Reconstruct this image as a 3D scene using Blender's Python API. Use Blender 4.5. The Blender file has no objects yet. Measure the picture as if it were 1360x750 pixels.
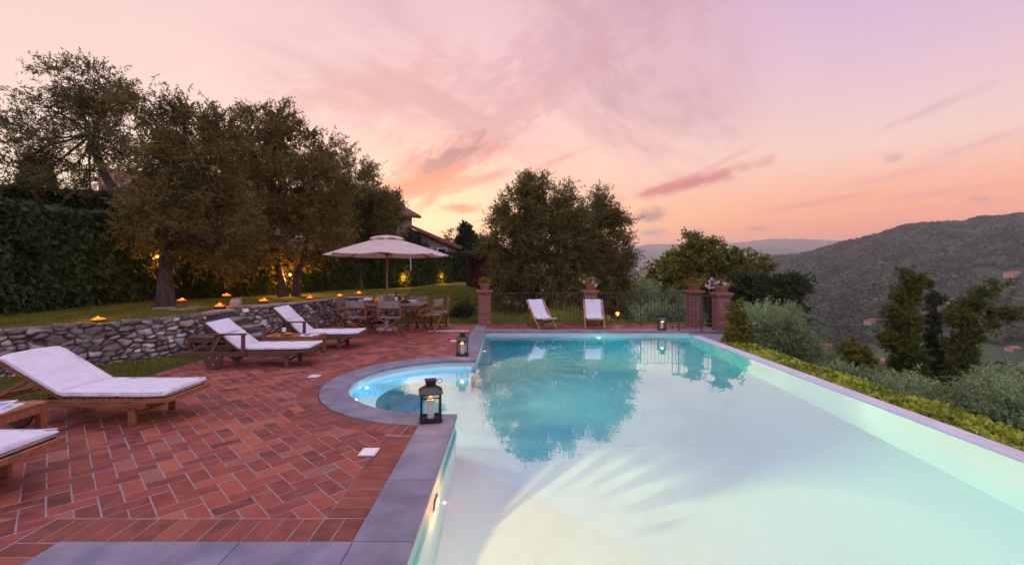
import bpy, bmesh, math, random
import numpy as np
from mathutils import Vector, Matrix
random.seed(7)
C = bpy.context.scene
COL = C.collection
PI = math.pi
R = math.radians
F = 604.0; HC = 1.65            # focal length in photo pixels, eye height above the coping

def at(px, py, d):              # point of the photo at depth d, in metres
    return Vector(((px - 675) / F * d, d, HC - (py - 354) / F * d))

# ------------------------------------------------------------------ camera
cam = bpy.data.cameras.new('camera'); co = bpy.data.objects.new('camera', cam); COL.objects.link(co)
co.location = (0, 0, HC); co.rotation_euler = (R(90), 0, 0)
cam.sensor_width = 36; cam.lens = 36 * F / 1360; cam.shift_x = 5 / 1360; cam.shift_y = -21 / 1360
cam.clip_start = 0.1; cam.clip_end = 40000
C.camera = co
C.view_settings.view_transform = 'Standard'; C.view_settings.look = 'None'
C.view_settings.exposure = 0.0; C.view_settings.gamma = 1; C.view_settings.use_curve_mapping = False
C.render.engine = 'CYCLES'
cy = C.cycles
cy.use_denoising = True
cy.max_bounces = 8; cy.diffuse_bounces = 3; cy.glossy_bounces = 4; cy.transmission_bounces = 6
cy.transparent_max_bounces = 8; cy.volume_bounces = 3
cy.sample_clamp_indirect = 3.0; cy.caustics_reflective = False

# ------------------------------------------------------------------ node helpers
def lin(r, g, b):
    f = lambda c: (c / 12.92 if c <= .04045 else ((c + .055) / 1.055) ** 2.4)
    return (f(r / 255), f(g / 255), f(b / 255))

class NT:
    def __init__(s, tree): s.t = tree; s.n = tree.nodes; s.l = tree.links
    def node(s, kind, **kw):
        n = s.n.new(kind)
        for k, v in kw.items(): setattr(n, k, v)
        return n
    def put(s, sock, v):
        if isinstance(v, bpy.types.NodeSocket): s.l.new(v, sock)
        elif isinstance(v, (tuple, list)) and len(v) == 3 and sock.type == 'RGBA': sock.default_value = (*v, 1)
        else: sock.default_value = v
    def m(s, op, a, b=None, c=None, clamp=False):
        n = s.node('ShaderNodeMath', operation=op, use_clamp=clamp)
        for i, v in enumerate((a, b, c)):
            if v is not None: s.put(n.inputs[i], v)
        return n.outputs[0]
    def v(s, op, a, b=None):
        n = s.node('ShaderNodeVectorMath', operation=op); s.put(n.inputs[0], a)
        if b is not None: s.put(n.inputs[3 if op == 'SCALE' else 1], b)
        return n.outputs[1 if op in ('LENGTH', 'DOT_PRODUCT') else 0]
    def mix(s, f, a, b, blend='MIX'):
        n = s.node('ShaderNodeMix', data_type='RGBA', blend_type=blend)
        s.put(n.inputs[0], f); s.put(n.inputs[6], a); s.put(n.inputs[7], b)
        return n.outputs[2]
    def ramp(s, f, stops, interp='LINEAR'):
        n = s.node('ShaderNodeValToRGB'); n.color_ramp.interpolation = interp
        e = n.color_ramp.elements
        while len(e) < len(stops): e.new(0.5)
        for q, (p, c) in zip(e, stops):
            q.position = p; q.color = (*c, 1) if isinstance(c, (tuple, list)) else (c, c, c, 1)
        s.put(n.inputs[0], f)
        return n.outputs[0]
    def noise(s, vec, scale, detail=3, rough=.55, dim='3D', dist=0):
        n = s.node('ShaderNodeTexNoise', noise_dimensions=dim)
        s.put(n.inputs['W' if dim == '1D' else 'Vector'], vec)
        n.inputs['Scale'].default_value = scale; n.inputs['Detail'].default_value = detail
        n.inputs['Roughness'].default_value = rough; n.inputs['Distortion'].default_value = dist
        return n.outputs[0]
    def smooth(s, x, a, b):
        n = s.node('ShaderNodeMapRange', interpolation_type='SMOOTHSTEP', clamp=True)
        s.put(n.inputs[0], x); n.inputs[1].default_value = a; n.inputs[2].default_value = b
        return n.outputs[0]
    def xyz(s, x, y, z):
        n = s.node('ShaderNodeCombineXYZ')
        for i, q in enumerate((x, y, z)): s.put(n.inputs[i], q)
        return n.outputs[0]
    def sep(s, v):
        n = s.node('ShaderNodeSeparateXYZ'); s.put(n.inputs[0], v); return n.outputs

# ------------------------------------------------------------------ sky
SUN_AZ, SUN_EL = R(-11), R(2.0)
W = bpy.data.worlds.new('World'); C.world = W; W.use_nodes = True
w = NT(W.node_tree); w.n.clear()
gen = w.node('ShaderNodeTexCoord').outputs['Generated']
dx, dy, dz = w.sep(gen)
el = w.m('MULTIPLY', w.m('ARCSINE', w.m('MINIMUM', w.m('MAXIMUM', dz, -.999), .999)), 180 / PI)
az = w.m('MULTIPLY', w.m('ARCTAN2', dx, dy), 180 / PI)
t = w.m('DIVIDE', el, 60.0, clamp=True)
def sky_ramp(st): return w.ramp(t, [(e / 60, lin(*c)) for e, c in st])
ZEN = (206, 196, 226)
leftr = sky_ramp([(0, (255, 205, 150)), (6, (255, 222, 180)), (12, (253, 218, 198)), (22, (251, 210, 200)), (32, (240, 200, 200)), (60, ZEN)])
midr = sky_ramp([(0, (255, 160, 90)), (2.5, (255, 164, 90)), (6, (255, 186, 122)), (11, (254, 198, 170)), (20, (247, 201, 195)), (31, (235, 188, 193)), (60, ZEN)])
rightr = sky_ramp([(0, (255, 134, 74)), (3.5, (255, 140, 80)), (7, (255, 166, 120)), (12, (246, 204, 188)), (20, (226, 187, 205)), (30, (206, 166, 208)), (60, ZEN)])
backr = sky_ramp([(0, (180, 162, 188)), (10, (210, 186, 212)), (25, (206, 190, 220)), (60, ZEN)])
m1 = w.mix(w.smooth(az, -38, -6), leftr, midr)
m2 = w.mix(w.smooth(az, 2, 42), m1, rightr)
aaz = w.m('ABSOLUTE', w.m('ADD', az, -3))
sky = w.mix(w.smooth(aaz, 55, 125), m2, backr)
# bright afterglow where the sun went down
ga = w.m('DIVIDE', w.m('ADD', az, 9), 16.0); ge = w.m('DIVIDE', w.m('ADD', el, -5.5), 5.0)
glow = w.m('POWER', 2.718, w.m('MULTIPLY', w.m('ADD', w.m('MULTIPLY', ga, ga), w.m('MULTIPLY', ge, ge)), -1.0))
sky = w.mix(w.m('MULTIPLY', glow, .62), sky, lin(255, 224, 190))
# soft cirrus, streaked along one wind direction on a high flat layer
inv = w.m('DIVIDE', 1.0, w.m('ADD', w.m('MAXIMUM', dz, 0.0), .10))
cx, cyy = w.m('MULTIPLY', dx, inv), w.m('MULTIPLY', dy, inv)
ang = R(33)
u = w.m('ADD', w.m('MULTIPLY', cx, math.sin(ang)), w.m('MULTIPLY', cyy, math.cos(ang)))
vv = w.m('SUBTRACT', w.m('MULTIPLY', cx, math.cos(ang)), w.m('MULTIPLY', cyy, math.sin(ang)))
p1 = w.xyz(w.m('MULTIPLY', u, .55), w.m('MULTIPLY', vv, 1.5), 0.3)
p2 = w.xyz(w.m('MULTIPLY', u, 1.0), w.m('MULTIPLY', vv, 3.2), 4.1)
c1 = w.smooth(w.noise(p1, 1.15, 6, .62, dist=.2), .44, .74)
c2 = w.smooth(w.noise(p2, 2.0, 7, .68, dist=.15), .42, .75)
side = w.m('MULTIPLY', w.smooth(az, -36, -14), w.m('SUBTRACT', 1.0, w.smooth(az, 18, 34)))
cir = w.m('MULTIPLY', w.m('ADD', w.m('MULTIPLY', c1, .75), w.m('MULTIPLY', w.m('MULTIPLY', c2, c1), .6)), w.m('ADD', w.m('MULTIPLY', side, .85), .06), clamp=True)
cir = w.m('MULTIPLY', cir, w.smooth(el, 5, 14))
sky = w.mix(w.m('MULTIPLY', cir, 1.0, clamp=True), sky, lin(200, 146, 152))
# single clouds: azimuth, elevation, half length, half thickness (deg), tilt, colour, strength
def cloud(px, py, L, T, tilt, col, k, wob=1.0, f=.32):
    global sky
    if T < 8: f, T, wob = .75, T * 1.25, wob * .9
    a0 = math.degrees(math.atan((px - 675) / F)); e0 = math.degrees(math.atan((354 - py) / F * math.cos(R(a0))))
    s = math.degrees(1 / F) * math.cos(R(a0))
    L *= s; T *= s
    da = w.m('ADD', az, -a0); de = w.m('ADD', el, -e0)
    c, n = math.cos(R(tilt)), math.sin(R(tilt))
    uu = w.m('ADD', w.m('MULTIPLY', da, c / L), w.m('MULTIPLY', de, n / L))
    vq = w.m('SUBTRACT', w.m('MULTIPLY', de, c / T), w.m('MULTIPLY', da, n / T))
    nz = w.noise(w.xyz(w.m('MULTIPLY', uu, L * f), w.m('MULTIPLY', vq, T * f * 2.2), px * .37), 1.0, 7, .66, dist=.25)
    d = w.m('ADD', w.m('SQRT', w.m('ADD', w.m('MULTIPLY', uu, uu), w.m('MULTIPLY', vq, vq))), w.m('MULTIPLY', w.m('ADD', nz, -.5), 2.4 * wob))
    sky = w.mix(w.m('MULTIPLY', w.m('SUBTRACT', 1.0, w.smooth(d, .12, 1.1)), k), sky, lin(*col))
for a in [(800, 40, 330, 60, 24, (206, 152, 166), .55, 1.2), (520, 130, 200, 55, 12, (222, 160, 156), .6, 1.2), (690, 150, 150, 26, 30, (214, 152, 154), .65, 1.2),
          (575, 232, 105, 34, 27, (226, 108, 88), 1.0, 1.2), (590, 212, 85, 19, 31, (156, 94, 106), 1.0, 1.0), (545, 215, 40, 18, 35, (214, 142, 136), .55, 1.1), (548, 248, 70, 15, 16, (236, 104, 74), .95, 1.1), (640, 205, 70, 12, 32, (196, 128, 134), .6, 1.0),
          (615, 243, 75, 10, 12, (228, 122, 104), .7, 1.0), (655, 233, 45, 6, 16, (226, 132, 116), .75, .8), (570, 268, 24, 7, 38, (228, 132, 106), .8, .8),
          (614, 277, 36, 7, 1, (228, 92, 70), 1.0, .8), (742, 212, 52, 4, 20, (232, 150, 134), .7, .7), (915, 243, 112, 12, 12, (206, 96, 90), 1.0, .8),
          (960, 215, 80, 4, 22, (230, 160, 150), .55, .7), (858, 287, 42, 12, 5, (160, 100, 112), 1.0, 1.0), (866, 309, 24, 7, 2, (176, 120, 128), .9, .9),
          (930, 308, 20, 6, 0, (186, 124, 126), .85, .9), (1006, 303, 22, 5, 0, (190, 128, 128), .85, .9), (1080, 270, 90, 5, 8, (230, 140, 116), .7, .8),
          (1180, 236, 80, 6, 10, (234, 158, 140), .6, .8), (1185, 209, 18, 7, 0, (206, 152, 156), .7, .9), (1240, 144, 80, 6, 18, (220, 170, 172), .6, .8),
          (1300, 192, 80, 6, 15, (228, 166, 164), .6, .8), (1250, 256, 90, 5, 4, (226, 144, 128), .6, .8), (1298, 263, 18, 6, -12, (196, 134, 132), .8, .9)]:
    cloud(*a)
nish = w.node('ShaderNodeTexSky'); nish.sky_type = 'NISHITA'; nish.sun_disc = False
nish.sun_elevation = SUN_EL; nish.sun_rotation = SUN_AZ; nish.altitude = 300
bg1 = w.node('ShaderNodeBackground'); w.put(bg1.inputs[0], nish.outputs[0]); bg1.inputs[1].default_value = .0
sky = w.mix(w.smooth(el, -1.5, -9), lin(120, 108, 110), sky) if False else sky
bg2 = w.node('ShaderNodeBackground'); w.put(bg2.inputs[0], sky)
# low sky lifted against haze; overhead and rear sky brightened to light the foreground
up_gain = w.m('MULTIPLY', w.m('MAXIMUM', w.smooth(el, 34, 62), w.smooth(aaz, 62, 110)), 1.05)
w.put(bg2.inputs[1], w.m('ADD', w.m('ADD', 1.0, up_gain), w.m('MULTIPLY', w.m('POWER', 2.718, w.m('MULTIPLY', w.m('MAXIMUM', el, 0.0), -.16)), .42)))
nish_k = .05; bg1.inputs[1].default_value = nish_k
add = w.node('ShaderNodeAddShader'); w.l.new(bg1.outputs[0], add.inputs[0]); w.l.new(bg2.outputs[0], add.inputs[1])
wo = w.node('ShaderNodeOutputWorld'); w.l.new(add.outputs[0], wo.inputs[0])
W.cycles.sampling_method = 'MANUAL'; W.cycles.sample_map_resolution = 512

sl = bpy.data.lights.new('sun', 'SUN'); sl.energy = .35; sl.angle = R(12); sl.color = (1, .62, .36)
so = bpy.data.objects.new('sun', sl); COL.objects.link(so)
S = Vector((math.sin(SUN_AZ) * math.cos(SUN_EL), math.cos(SUN_AZ) * math.cos(SUN_EL), math.sin(SUN_EL)))
so.rotation_euler = S.to_track_quat('Z', 'Y').to_euler()

# ------------------------------------------------------------------ materials
def mat(name, c, c2=None, scale=6., rough=.7, bump=0., bscale=None, metal=0., spec=.5, island=0., sheen=0, stretch=None, trans=0):
    m = bpy.data.materials.new(name); m.use_nodes = True
    q = NT(m.node_tree); b = q.n['Principled BSDF']
    vec = q.node('ShaderNodeTexCoord').outputs['Object']
    if stretch: vec = q.v('MULTIPLY', vec, stretch)
    c2 = c2 or tuple(k * .7 for k in c)
    f = q.smooth(q.noise(vec, scale, 4), .3, .7)
    col = q.mix(f, c, c2)
    if island:
        g = q.node('ShaderNodeNewGeometry').outputs['Random Per Island']
        k = q.m('ADD', q.m('MULTIPLY', g, 2 * island), 1 - island)
        col = q.mix(1.0, col, q.xyz(k, k, k), 'MULTIPLY')
    q.put(b.inputs['Base Color'], col)
    b.inputs['Roughness'].default_value = rough; b.inputs['Metallic'].default_value = metal
    b.inputs['Specular IOR Level'].default_value = spec
    if bump:
        bn = q.node('ShaderNodeBump'); bn.inputs['Strength'].default_value = 1; bn.inputs['Distance'].default_value = bump
        q.put(bn.inputs['Height'], q.noise(vec, bscale or scale * 5, 5)); q.l.new(bn.outputs[0], b.inputs['Normal'])
    if trans:
        tr = q.node('ShaderNodeBsdfTranslucent'); q.put(tr.inputs[0], col)
        mx = q.node('ShaderNodeMixShader'); mx.inputs[0].default_value = trans
        q.l.new(b.outputs[0], mx.inputs[1]); q.l.new(tr.outputs[0], mx.inputs[2])
        q.l.new(mx.outputs[0], q.n['Material Output'].inputs[0])
    return m

def leaf_mat(name, c, c2, trans=.3, rough=.55, patch=.4):
    m = bpy.data.materials.new(name); m.use_nodes = True
    q = NT(m.node_tree); b = q.n['Principled BSDF']
    g = q.node('ShaderNodeNewGeometry').outputs['Random Per Island']
    vec = q.node('ShaderNodeTexCoord').outputs['Object']
    big = q.smooth(q.noise(vec, 1.3, 3), .35, .65)
    f = q.m('ADD', q.m('MULTIPLY', g, 1 - patch), q.m('MULTIPLY', big, patch))
    col = q.ramp(f, [(0, c), (.75, c2), (1, tuple(min(1, k * 1.5) for k in c2))])
    q.put(b.inputs['Base Color'], col); b.inputs['Roughness'].default_value = rough; b.inputs['Specular IOR Level'].default_value = .12
    tr = q.node('ShaderNodeBsdfTranslucent'); q.put(tr.inputs[0], col)
    mx = q.node('ShaderNodeMixShader'); mx.inputs[0].default_value = trans
    q.l.new(b.outputs[0], mx.inputs[1]); q.l.new(tr.outputs[0], mx.inputs[2])
    q.l.new(mx.outputs[0], q.n['Material Output'].inputs[0])
    return m

def emit(name, c, s):
    m = bpy.data.materials.new(name); m.use_nodes = True
    q = NT(m.node_tree); b = q.n['Principled BSDF']
    b.inputs['Base Color'].default_value = (*c, 1); b.inputs['Emission Color'].default_value = (*c, 1); b.inputs['Emission Strength'].default_value = s
    return m

M = {}
M['teak'] = mat('teak', (.30, .105, .04), (.16, .055, .024), 5, .55, .002, 40, island=.2, stretch=(1, 6, 6))
M['teak_dark'] = mat('teak_dark', (.12, .05, .028), (.06, .026, .016), 5, .6, .002, 40, island=.2, stretch=(1, 6, 6))
M['teak_pale'] = mat('teak_pale', (.36, .19, .10), (.22, .11, .06), 5, .6, .002, 40, stretch=(1, 6, 6))
M['canvas'] = mat('canvas', (.62, .60, .64), (.56, .54, .58), 9, .9, .004, 16, spec=.2)
M['canvas_line'] = mat('canvas_line', (.42, .40, .45), None, 9, .9)
M['sling'] = mat('sling', (.66, .64, .70), (.60, .58, .64), 9, .9, .002, 30, spec=.2, trans=.15)
M['chair_cloth'] = mat('chair_cloth', (.27, .235, .215), (.21, .18, .165), 9, .9, .002, 30, spec=.2)
M['parasol'] = mat('parasol', (.74, .62, .56), (.67, .555, .50), 5, .9, .002, 30, spec=.15, trans=.40)
M['iron'] = mat('iron', (.010, .009, .009), (.014, .013, .012), 30, .5, .0004, 90, metal=.0, spec=.25)
M['iron_gloss'] = mat('iron_gloss', (.016, .014, .014), (.022, .02, .019), 30, .28, .0003, 60, spec=.7)
M['fence_iron'] = mat('fence_iron', (.05, .05, .048), (.035, .035, .034), 30, .5, metal=.3)
M['terracotta'] = mat('terracotta', (.34, .12, .075), (.24, .085, .06), 12, .8, .002, 50)
M['tyre'] = mat('wheel_wood', (.11, .035, .02), (.07, .022, .014), 8, .5)
M['steel'] = mat('steel', (.55, .55, .56), (.45, .45, .46), 20, .3, metal=1)
M['china'] = mat('china', (.75, .74, .74), (.7, .69, .68), 20, .25)
M['wax'] = mat('wax', (.80, .75, .68), (.74, .68, .6), 10, .5)
M['bark'] = mat('bark', (.065, .045, .033), (.03, .02, .015), 14, .95, .02, 18, stretch=(1, 1, .35))
M['olive'] = leaf_mat('olive_leaf', (.068, .060, .014), (.158, .134, .040))
M['olive_silver'] = leaf_mat('silver_olive_leaf', (.11, .165, .065), (.31, .41, .19), .25)
M['olive_brown'] = leaf_mat('brown_olive_leaf', (.074, .057, .013), (.160, .122, .034))
M['olive_green'] = leaf_mat('green_olive_leaf', (.07, .10, .035), (.21, .26, .11), .25)
M['oak'] = leaf_mat('broad_leaf', (.07, .08, .014), (.20, .19, .035))
M['dark_leaf'] = leaf_mat('dark_leaf', (.018, .03, .010), (.055, .075, .024))
M['ivy'] = leaf_mat('ivy_leaf', (.015, .028, .008), (.055, .085, .024), .2, .45)
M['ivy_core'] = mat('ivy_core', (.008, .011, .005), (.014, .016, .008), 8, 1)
M['red_hedge'] = leaf_mat('red_hedge_leaf', (.04, .018, .012), (.10, .045, .03))
M['lime_leaf'] = leaf_mat('lime_leaf', (.10, .15, .014), (.36, .40, .05), .3)
M['cypress'] = leaf_mat('cypress_leaf', (.012, .022, .012), (.03, .045, .022), .1)
M['twin_leaf'] = leaf_mat('slope_tree_leaf', (.036, .062, .012), (.135, .155, .03))
M['petal_white'] = leaf_mat('white_petal', (.6, .5, .62), (.75, .68, .74), .3)
M['petal_red'] = leaf_mat('red_petal', (.35, .025, .02), (.5, .05, .035), .3)
M['flame'] = emit('flame', (1, .14, .008), 1.9)
M['flame_core'] = emit('flame_core', (1, .62, .2), 14)
M['candle_flame'] = emit('candle_flame', (1, .36, .05), 3)
M['bulb'] = emit('bulb', (1, .32, .04), 3)
M['pool_lens'] = emit('pool_lens', (1, .82, .5), 1.6)

# ------------------------------------------------------------------ mesh helpers
class MB:
    def __init__(s): s.v = []; s.f = []
    def add(s, vs, fs):
        o = len(s.v); s.v += [tuple(q) for q in vs]; s.f += [tuple(i + o for i in f) for f in fs]; return s
    def box(s, c, d, rot=None):
        c = Vector(c); h = Vector(d) / 2
        vs = [Vector((sx * h.x, sy * h.y, sz * h.z)) for sz in (-1, 1) for sy in (-1, 1) for sx in (-1, 1)]
        if rot is not None: vs = [rot @ q for q in vs]
        return s.add([c + q for q in vs], [(0, 2, 3, 1), (4, 5, 7, 6), (0, 1, 5, 4), (2, 6, 7, 3), (0, 4, 6, 2), (1, 3, 7, 5)])
    def beam(s, p, q, w_, h_, up=(0, 0, 1)):
        p, q = Vector(p), Vector(q); d = q - p; x = d.normalized(); up = Vector(up)
        if abs(x.dot(up)) > .98: up = Vector((0, 1, 0))
        y = up.cross(x).normalized(); z = x.cross(y)
        return s.box((p + q) / 2, (d.length, w_, h_), Matrix((x, y, z)).transposed())
    def tube(s, pts, rad, n=8, wob=None):
        pts = [Vector(p) for p in pts]
        if not isinstance(rad, (list, tuple)): rad = [rad] * len(pts)
        o = len(s.v); prev = None
        for i, p in enumerate(pts):
            d = (pts[min(i + 1, len(pts) - 1)] - pts[max(i - 1, 0)]).normalized()
            if prev is None:
                a = Vector((1, 0, 0)) if abs(d.x) < .9 else Vector((0, 1, 0))
                prev = (a - d * a.dot(d)).normalized()
            else: prev = (prev - d * prev.dot(d)).normalized()
            b = d.cross(prev)
            for k in range(n):
                an = 2 * PI * k / n; rr = rad[i] * (wob(i, k) if wob else 1)
                s.v.append(tuple(p + prev * math.cos(an) * rr + b * math.sin(an) * rr))
        for i in range(len(pts) - 1):
            for k in range(n):
                k2 = (k + 1) % n
                s.f.append((o + i * n + k, o + i * n + k2, o + (i + 1) * n + k2, o + (i + 1) * n + k))
        s.f.append(tuple(o + k for k in range(n))[::-1]); s.f.append(tuple(o + (len(pts) - 1) * n + k for k in range(n)))
        return s
    def lathe(s, prof, n=16, c=(0, 0, 0), sq=None):
        o = len(s.v)
        for r_, z in prof:
            for k in range(n):
                a = 2 * PI * (k + .5) / n
                s.v.append((c[0] + r_ * math.cos(a), c[1] + r_ * math.sin(a), c[2] + z))
        for i in range(len(prof) - 1):
            for k in range(n):
                k2 = (k + 1) % n
                s.f.append((o + i * n + k, o + i * n + k2, o + (i + 1) * n + k2, o + (i + 1) * n + k))
        if prof[0][0] > 1e-5: s.f.append(tuple(o + k for k in range(n))[::-1])
        if prof[-1][0] > 1e-5: s.f.append(tuple(o + (len(prof) - 1) * n + k for k in range(n)))
        return s
    def prism(s, poly, z0, z1):
        n = len(poly)
        return s.add([(x, y, z0) for x, y in poly] + [(x, y, z1) for x, y in poly],
                     [tuple(range(n))[::-1], tuple(range(n, 2 * n))] + [(i, (i + 1) % n, n + (i + 1) % n, n + i) for i in range(n)])
    def build(s, name, m, parent=None, smooth=False, bevel=0, seg=2):
        me = bpy.data.meshes.new(name); me.from_pydata(s.v, [], s.f); me.update()
        if m is not None: me.materials.append(M[m] if isinstance(m, str) else m)
        o = bpy.data.objects.new(name, me); COL.objects.link(o)
        if smooth:
            me.polygons.foreach_set('use_smooth', [True] * len(me.polygons)); me.set_sharp_from_angle(angle=.7)
        if bevel:
            b = o.modifiers.new('edge', 'BEVEL'); b.width = bevel; b.segments = seg; b.limit_method = 'ANGLE'; b.angle_limit = .6
        if parent is not None: o.parent = parent
        return o

def np_mesh(name, V, Fq, m, parent=None, smooth=False, attrs=None):
    V = np.asarray(V, np.float32); Fq = np.asarray(Fq, np.int32); k = Fq.shape[1]
    me = bpy.data.meshes.new(name)
    me.vertices.add(len(V)); me.vertices.foreach_set('co', V.ravel())
    me.loops.add(Fq.size); me.loops.foreach_set('vertex_index', Fq.ravel())
    me.polygons.add(len(Fq)); me.polygons.foreach_set('loop_start', np.arange(0, Fq.size, k, dtype=np.int32))
    if smooth: me.polygons.foreach_set('use_smooth', np.ones(len(Fq), bool))
    for an, av in (attrs or {}).items():
        a = me.attributes.new(an, 'FLOAT', 'POINT'); a.data.foreach_set('value', np.asarray(av, np.float32))
    me.update(calc_edges=True)
    if m is not None: me.materials.append(M[m] if isinstance(m, str) else m)
    o = bpy.data.objects.new(name, me); COL.objects.link(o)
    if parent is not None: o.parent = parent
    return o

def tag(o, label=None, cat=None, group=None, kind=None):
    for k, q in (('label', label), ('category', cat), ('group', group), ('kind', kind)):
        if q: o[k] = q
    return o
def thing(name, label, cat, loc=(0, 0, 0), rz=0, group=None):
    o = bpy.data.objects.new(name, None); COL.objects.link(o); o.empty_display_size = .1
    o.location = loc; o.rotation_euler = (0, 0, rz)
    return tag(o, label, cat, group)
def copy_tree(o, parent=None):
    c = o.copy(); COL.objects.link(c); c.parent = parent
    for ch in o.children: copy_tree(ch, c)
    return c
def lamp(name, loc, energy, color, radius=.05, parent=None, kind='POINT'):
    l = bpy.data.lights.new(name, kind); l.energy = energy; l.color = color
    l.shadow_soft_size = radius
    o = bpy.data.objects.new(name, l); COL.objects.link(o); o.location = loc
    if parent is not None: o.parent = parent
    return o

# lattice value noise for heights
_rng = np.random.default_rng(3); _tab = _rng.random((256, 256))
def vnoise(x, y):
    xi = np.floor(x).astype(int); yi = np.floor(y).astype(int); fx = x - xi; fy = y - yi
    fx = fx * fx * (3 - 2 * fx); fy = fy * fy * (3 - 2 * fy)
    g = lambda a, b: _tab[a & 255, b & 255]
    return (g(xi, yi) * (1 - fx) + g(xi + 1, yi) * fx) * (1 - fy) + (g(xi, yi + 1) * (1 - fx) + g(xi + 1, yi + 1) * fx) * fy
def fbm(x, y, o=4):
    r_, a = 0, .5
    for i in range(o): r_ = r_ + a * vnoise(x * 2 ** i + 17 * i, y * 2 ** i + 5 * i); a *= .5
    return r_
def sm(x, a, b):
    q = np.clip((np.asarray(x, float) - a) / (b - a), 0, 1); return q * q * (3 - 2 * q)
# ================================================================== TERRAIN
PYT = [(10, 354), (20, 350), (24, 352), (27, 354), (29.4, 349), (32.5, 342), (35.1, 335), (38.2, 324), (39.7, 315), (41.3, 307), (43.0, 304.5), (44.2, 304), (45, 305), (46.0, 299), (48.6, 292), (55, 280), (65, 285), (80, 320), (100, 354)]
def zt(th, table, r):
    a = np.array(table, float)
    py = np.interp(th, a[:, 0], a[:, 1])
    return 1.65 + (354 - py) / F * r * np.maximum(np.cos(np.radians(th)), .25)
L1 = [(-40, 352), (-10, 345), (5, 340), (15.3, 336), (19, 335), (24.5, 336), (29, 331), (31, 333), (33, 337), (38, 343), (60, 345), (90, 352)]
L2 = [(-40, 345), (-10, 335), (8, 330), (15.3, 327), (18, 324), (20.5, 325.5), (25, 326), (28.3, 321.5), (31, 320), (33.8, 321), (36.5, 325), (42, 331), (60, 338), (90, 350)]
def TZ(x, y):
    x = np.asarray(x, float); y = np.asarray(y, float)
    r = np.hypot(x, y) + 1e-6; th = np.degrees(np.arctan2(x, y))
    yb = 20 + 60 * sm(-x, -1, 6)
    ex = np.maximum(x - 4.7, 0); ey = np.maximum(y - yb, 0)
    e = np.hypot(ex, ey)
    east = sm(th, -14, 8) * (1 - sm(th, 150, 175))
    z = -2.7 - east * 134 * (1 - np.exp(-e / 420))
    z = z + 3.2 * (1 - east) * sm(r, 30, 60)
    z = z + sm(e, 40, 200) * (fbm(x / 120, y / 120, 3) - .45) * 16
    # wooded hill on the right
    hz = zt(th, PYT, 1350)
    up = sm(r, 400, 1380) ** .85
    spur = (fbm(x / 260 + 3, y / 260, 4) - .47) * 62 * sm(r, 430, 800) * (1 - sm(r, 1080, 1320))
    hill = (hz + 135) * up * (1 - .8 * sm(r, 1480, 2500)) + spur
    hill = hill + (fbm(x / 45, y / 45, 3) - .45) * 12 * sm(r, 380, 740)
    hm = sm(th, 12, 27) * (1 - sm(th, 95, 125))
    z = z + hill * hm
    for tab, rr, wd in ((L1, 4600., 520.), (L2, 6200., 420.)):
        hh = zt(th, tab, rr) + 134 + (fbm(th * 1.1 + rr, r / 900, 4) - .47) * 36
        z = z + np.maximum(hh, 0) * np.exp(-((r - rr) / wd) ** 2) * sm(np.abs(th), 110, 70)
    return z
rr = np.concatenate([np.linspace(1, 40, 40), np.exp(np.linspace(math.log(41.5), math.log(420), 80)), np.linspace(430, 1560, 110), np.exp(np.linspace(math.log(1600), math.log(7000), 90))])
tt = np.radians(np.concatenate([np.linspace(-180, -30, 60, endpoint=False), np.linspace(-30, 8, 80, endpoint=False), np.linspace(8, 75, 300, endpoint=False), np.linspace(75, 180, 60, endpoint=False)]))
RR, TT = np.meshgrid(rr, tt, indexing='ij')
X = RR * np.sin(TT); Y = RR * np.cos(TT); Z = TZ(X, Y)
nr, nt_ = X.shape
V = np.stack([X, Y, Z], -1).reshape(-1, 3)
i, j = np.meshgrid(np.arange(nr - 1), np.arange(nt_), indexing='ij'); j2 = (j + 1) % nt_
Fq = np.stack([i * nt_ + j, i * nt_ + j2, (i + 1) * nt_ + j2, (i + 1) * nt_ + j], -1).reshape(-1, 4)[:, ::-1]
V = np.vstack([V, [[0, 0, -2.7]]])
mt = bpy.data.materials.new('terrain'); mt.use_nodes = True
q = NT(mt.node_tree); b = q.n['Principled BSDF']; b.inputs['Roughness'].default_value = 1; b.inputs['Specular IOR Level'].default_value = .1
vec = q.node('ShaderNodeTexCoord').outputs['Object']
wood = q.ramp(q.noise(vec, .05, 6, .7), [(.3, (.014, .03, .016)), (.55, (.035, .06, .028)), (.75, (.075, .09, .04))])
field = q.ramp(q.noise(vec, .011, 2, .4, dist=.4), [(.35, (.06, .10, .035)), (.5, (.22, .20, .10)), (.62, (.10, .15, .045)), (.7, (.32, .28, .19))])
px_, py_, pz_ = q.sep(vec)
low = q.m('SUBTRACT', 1.0, q.smooth(q.m('ADD', pz_, q.m('MULTIPLY', q.noise(vec, .006, 3), 110)), -60, 10))
rows = q.m('SINE', q.m('MULTIPLY', q.m('ADD', px_, q.m('MULTIPLY', py_, .35)), .9))
field = q.mix(q.smooth(rows, 0, .6), field, wood)
q.put(b.inputs['Base Color'], q.mix(q.m('MULTIPLY', low, .85), wood, field))
terr = np_mesh('terrain', V, Fq, mt, smooth=True)
tag(terr, 'wooded valley, hill and far mountains beyond the pool terrace', 'terrain', kind='structure')

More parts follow.
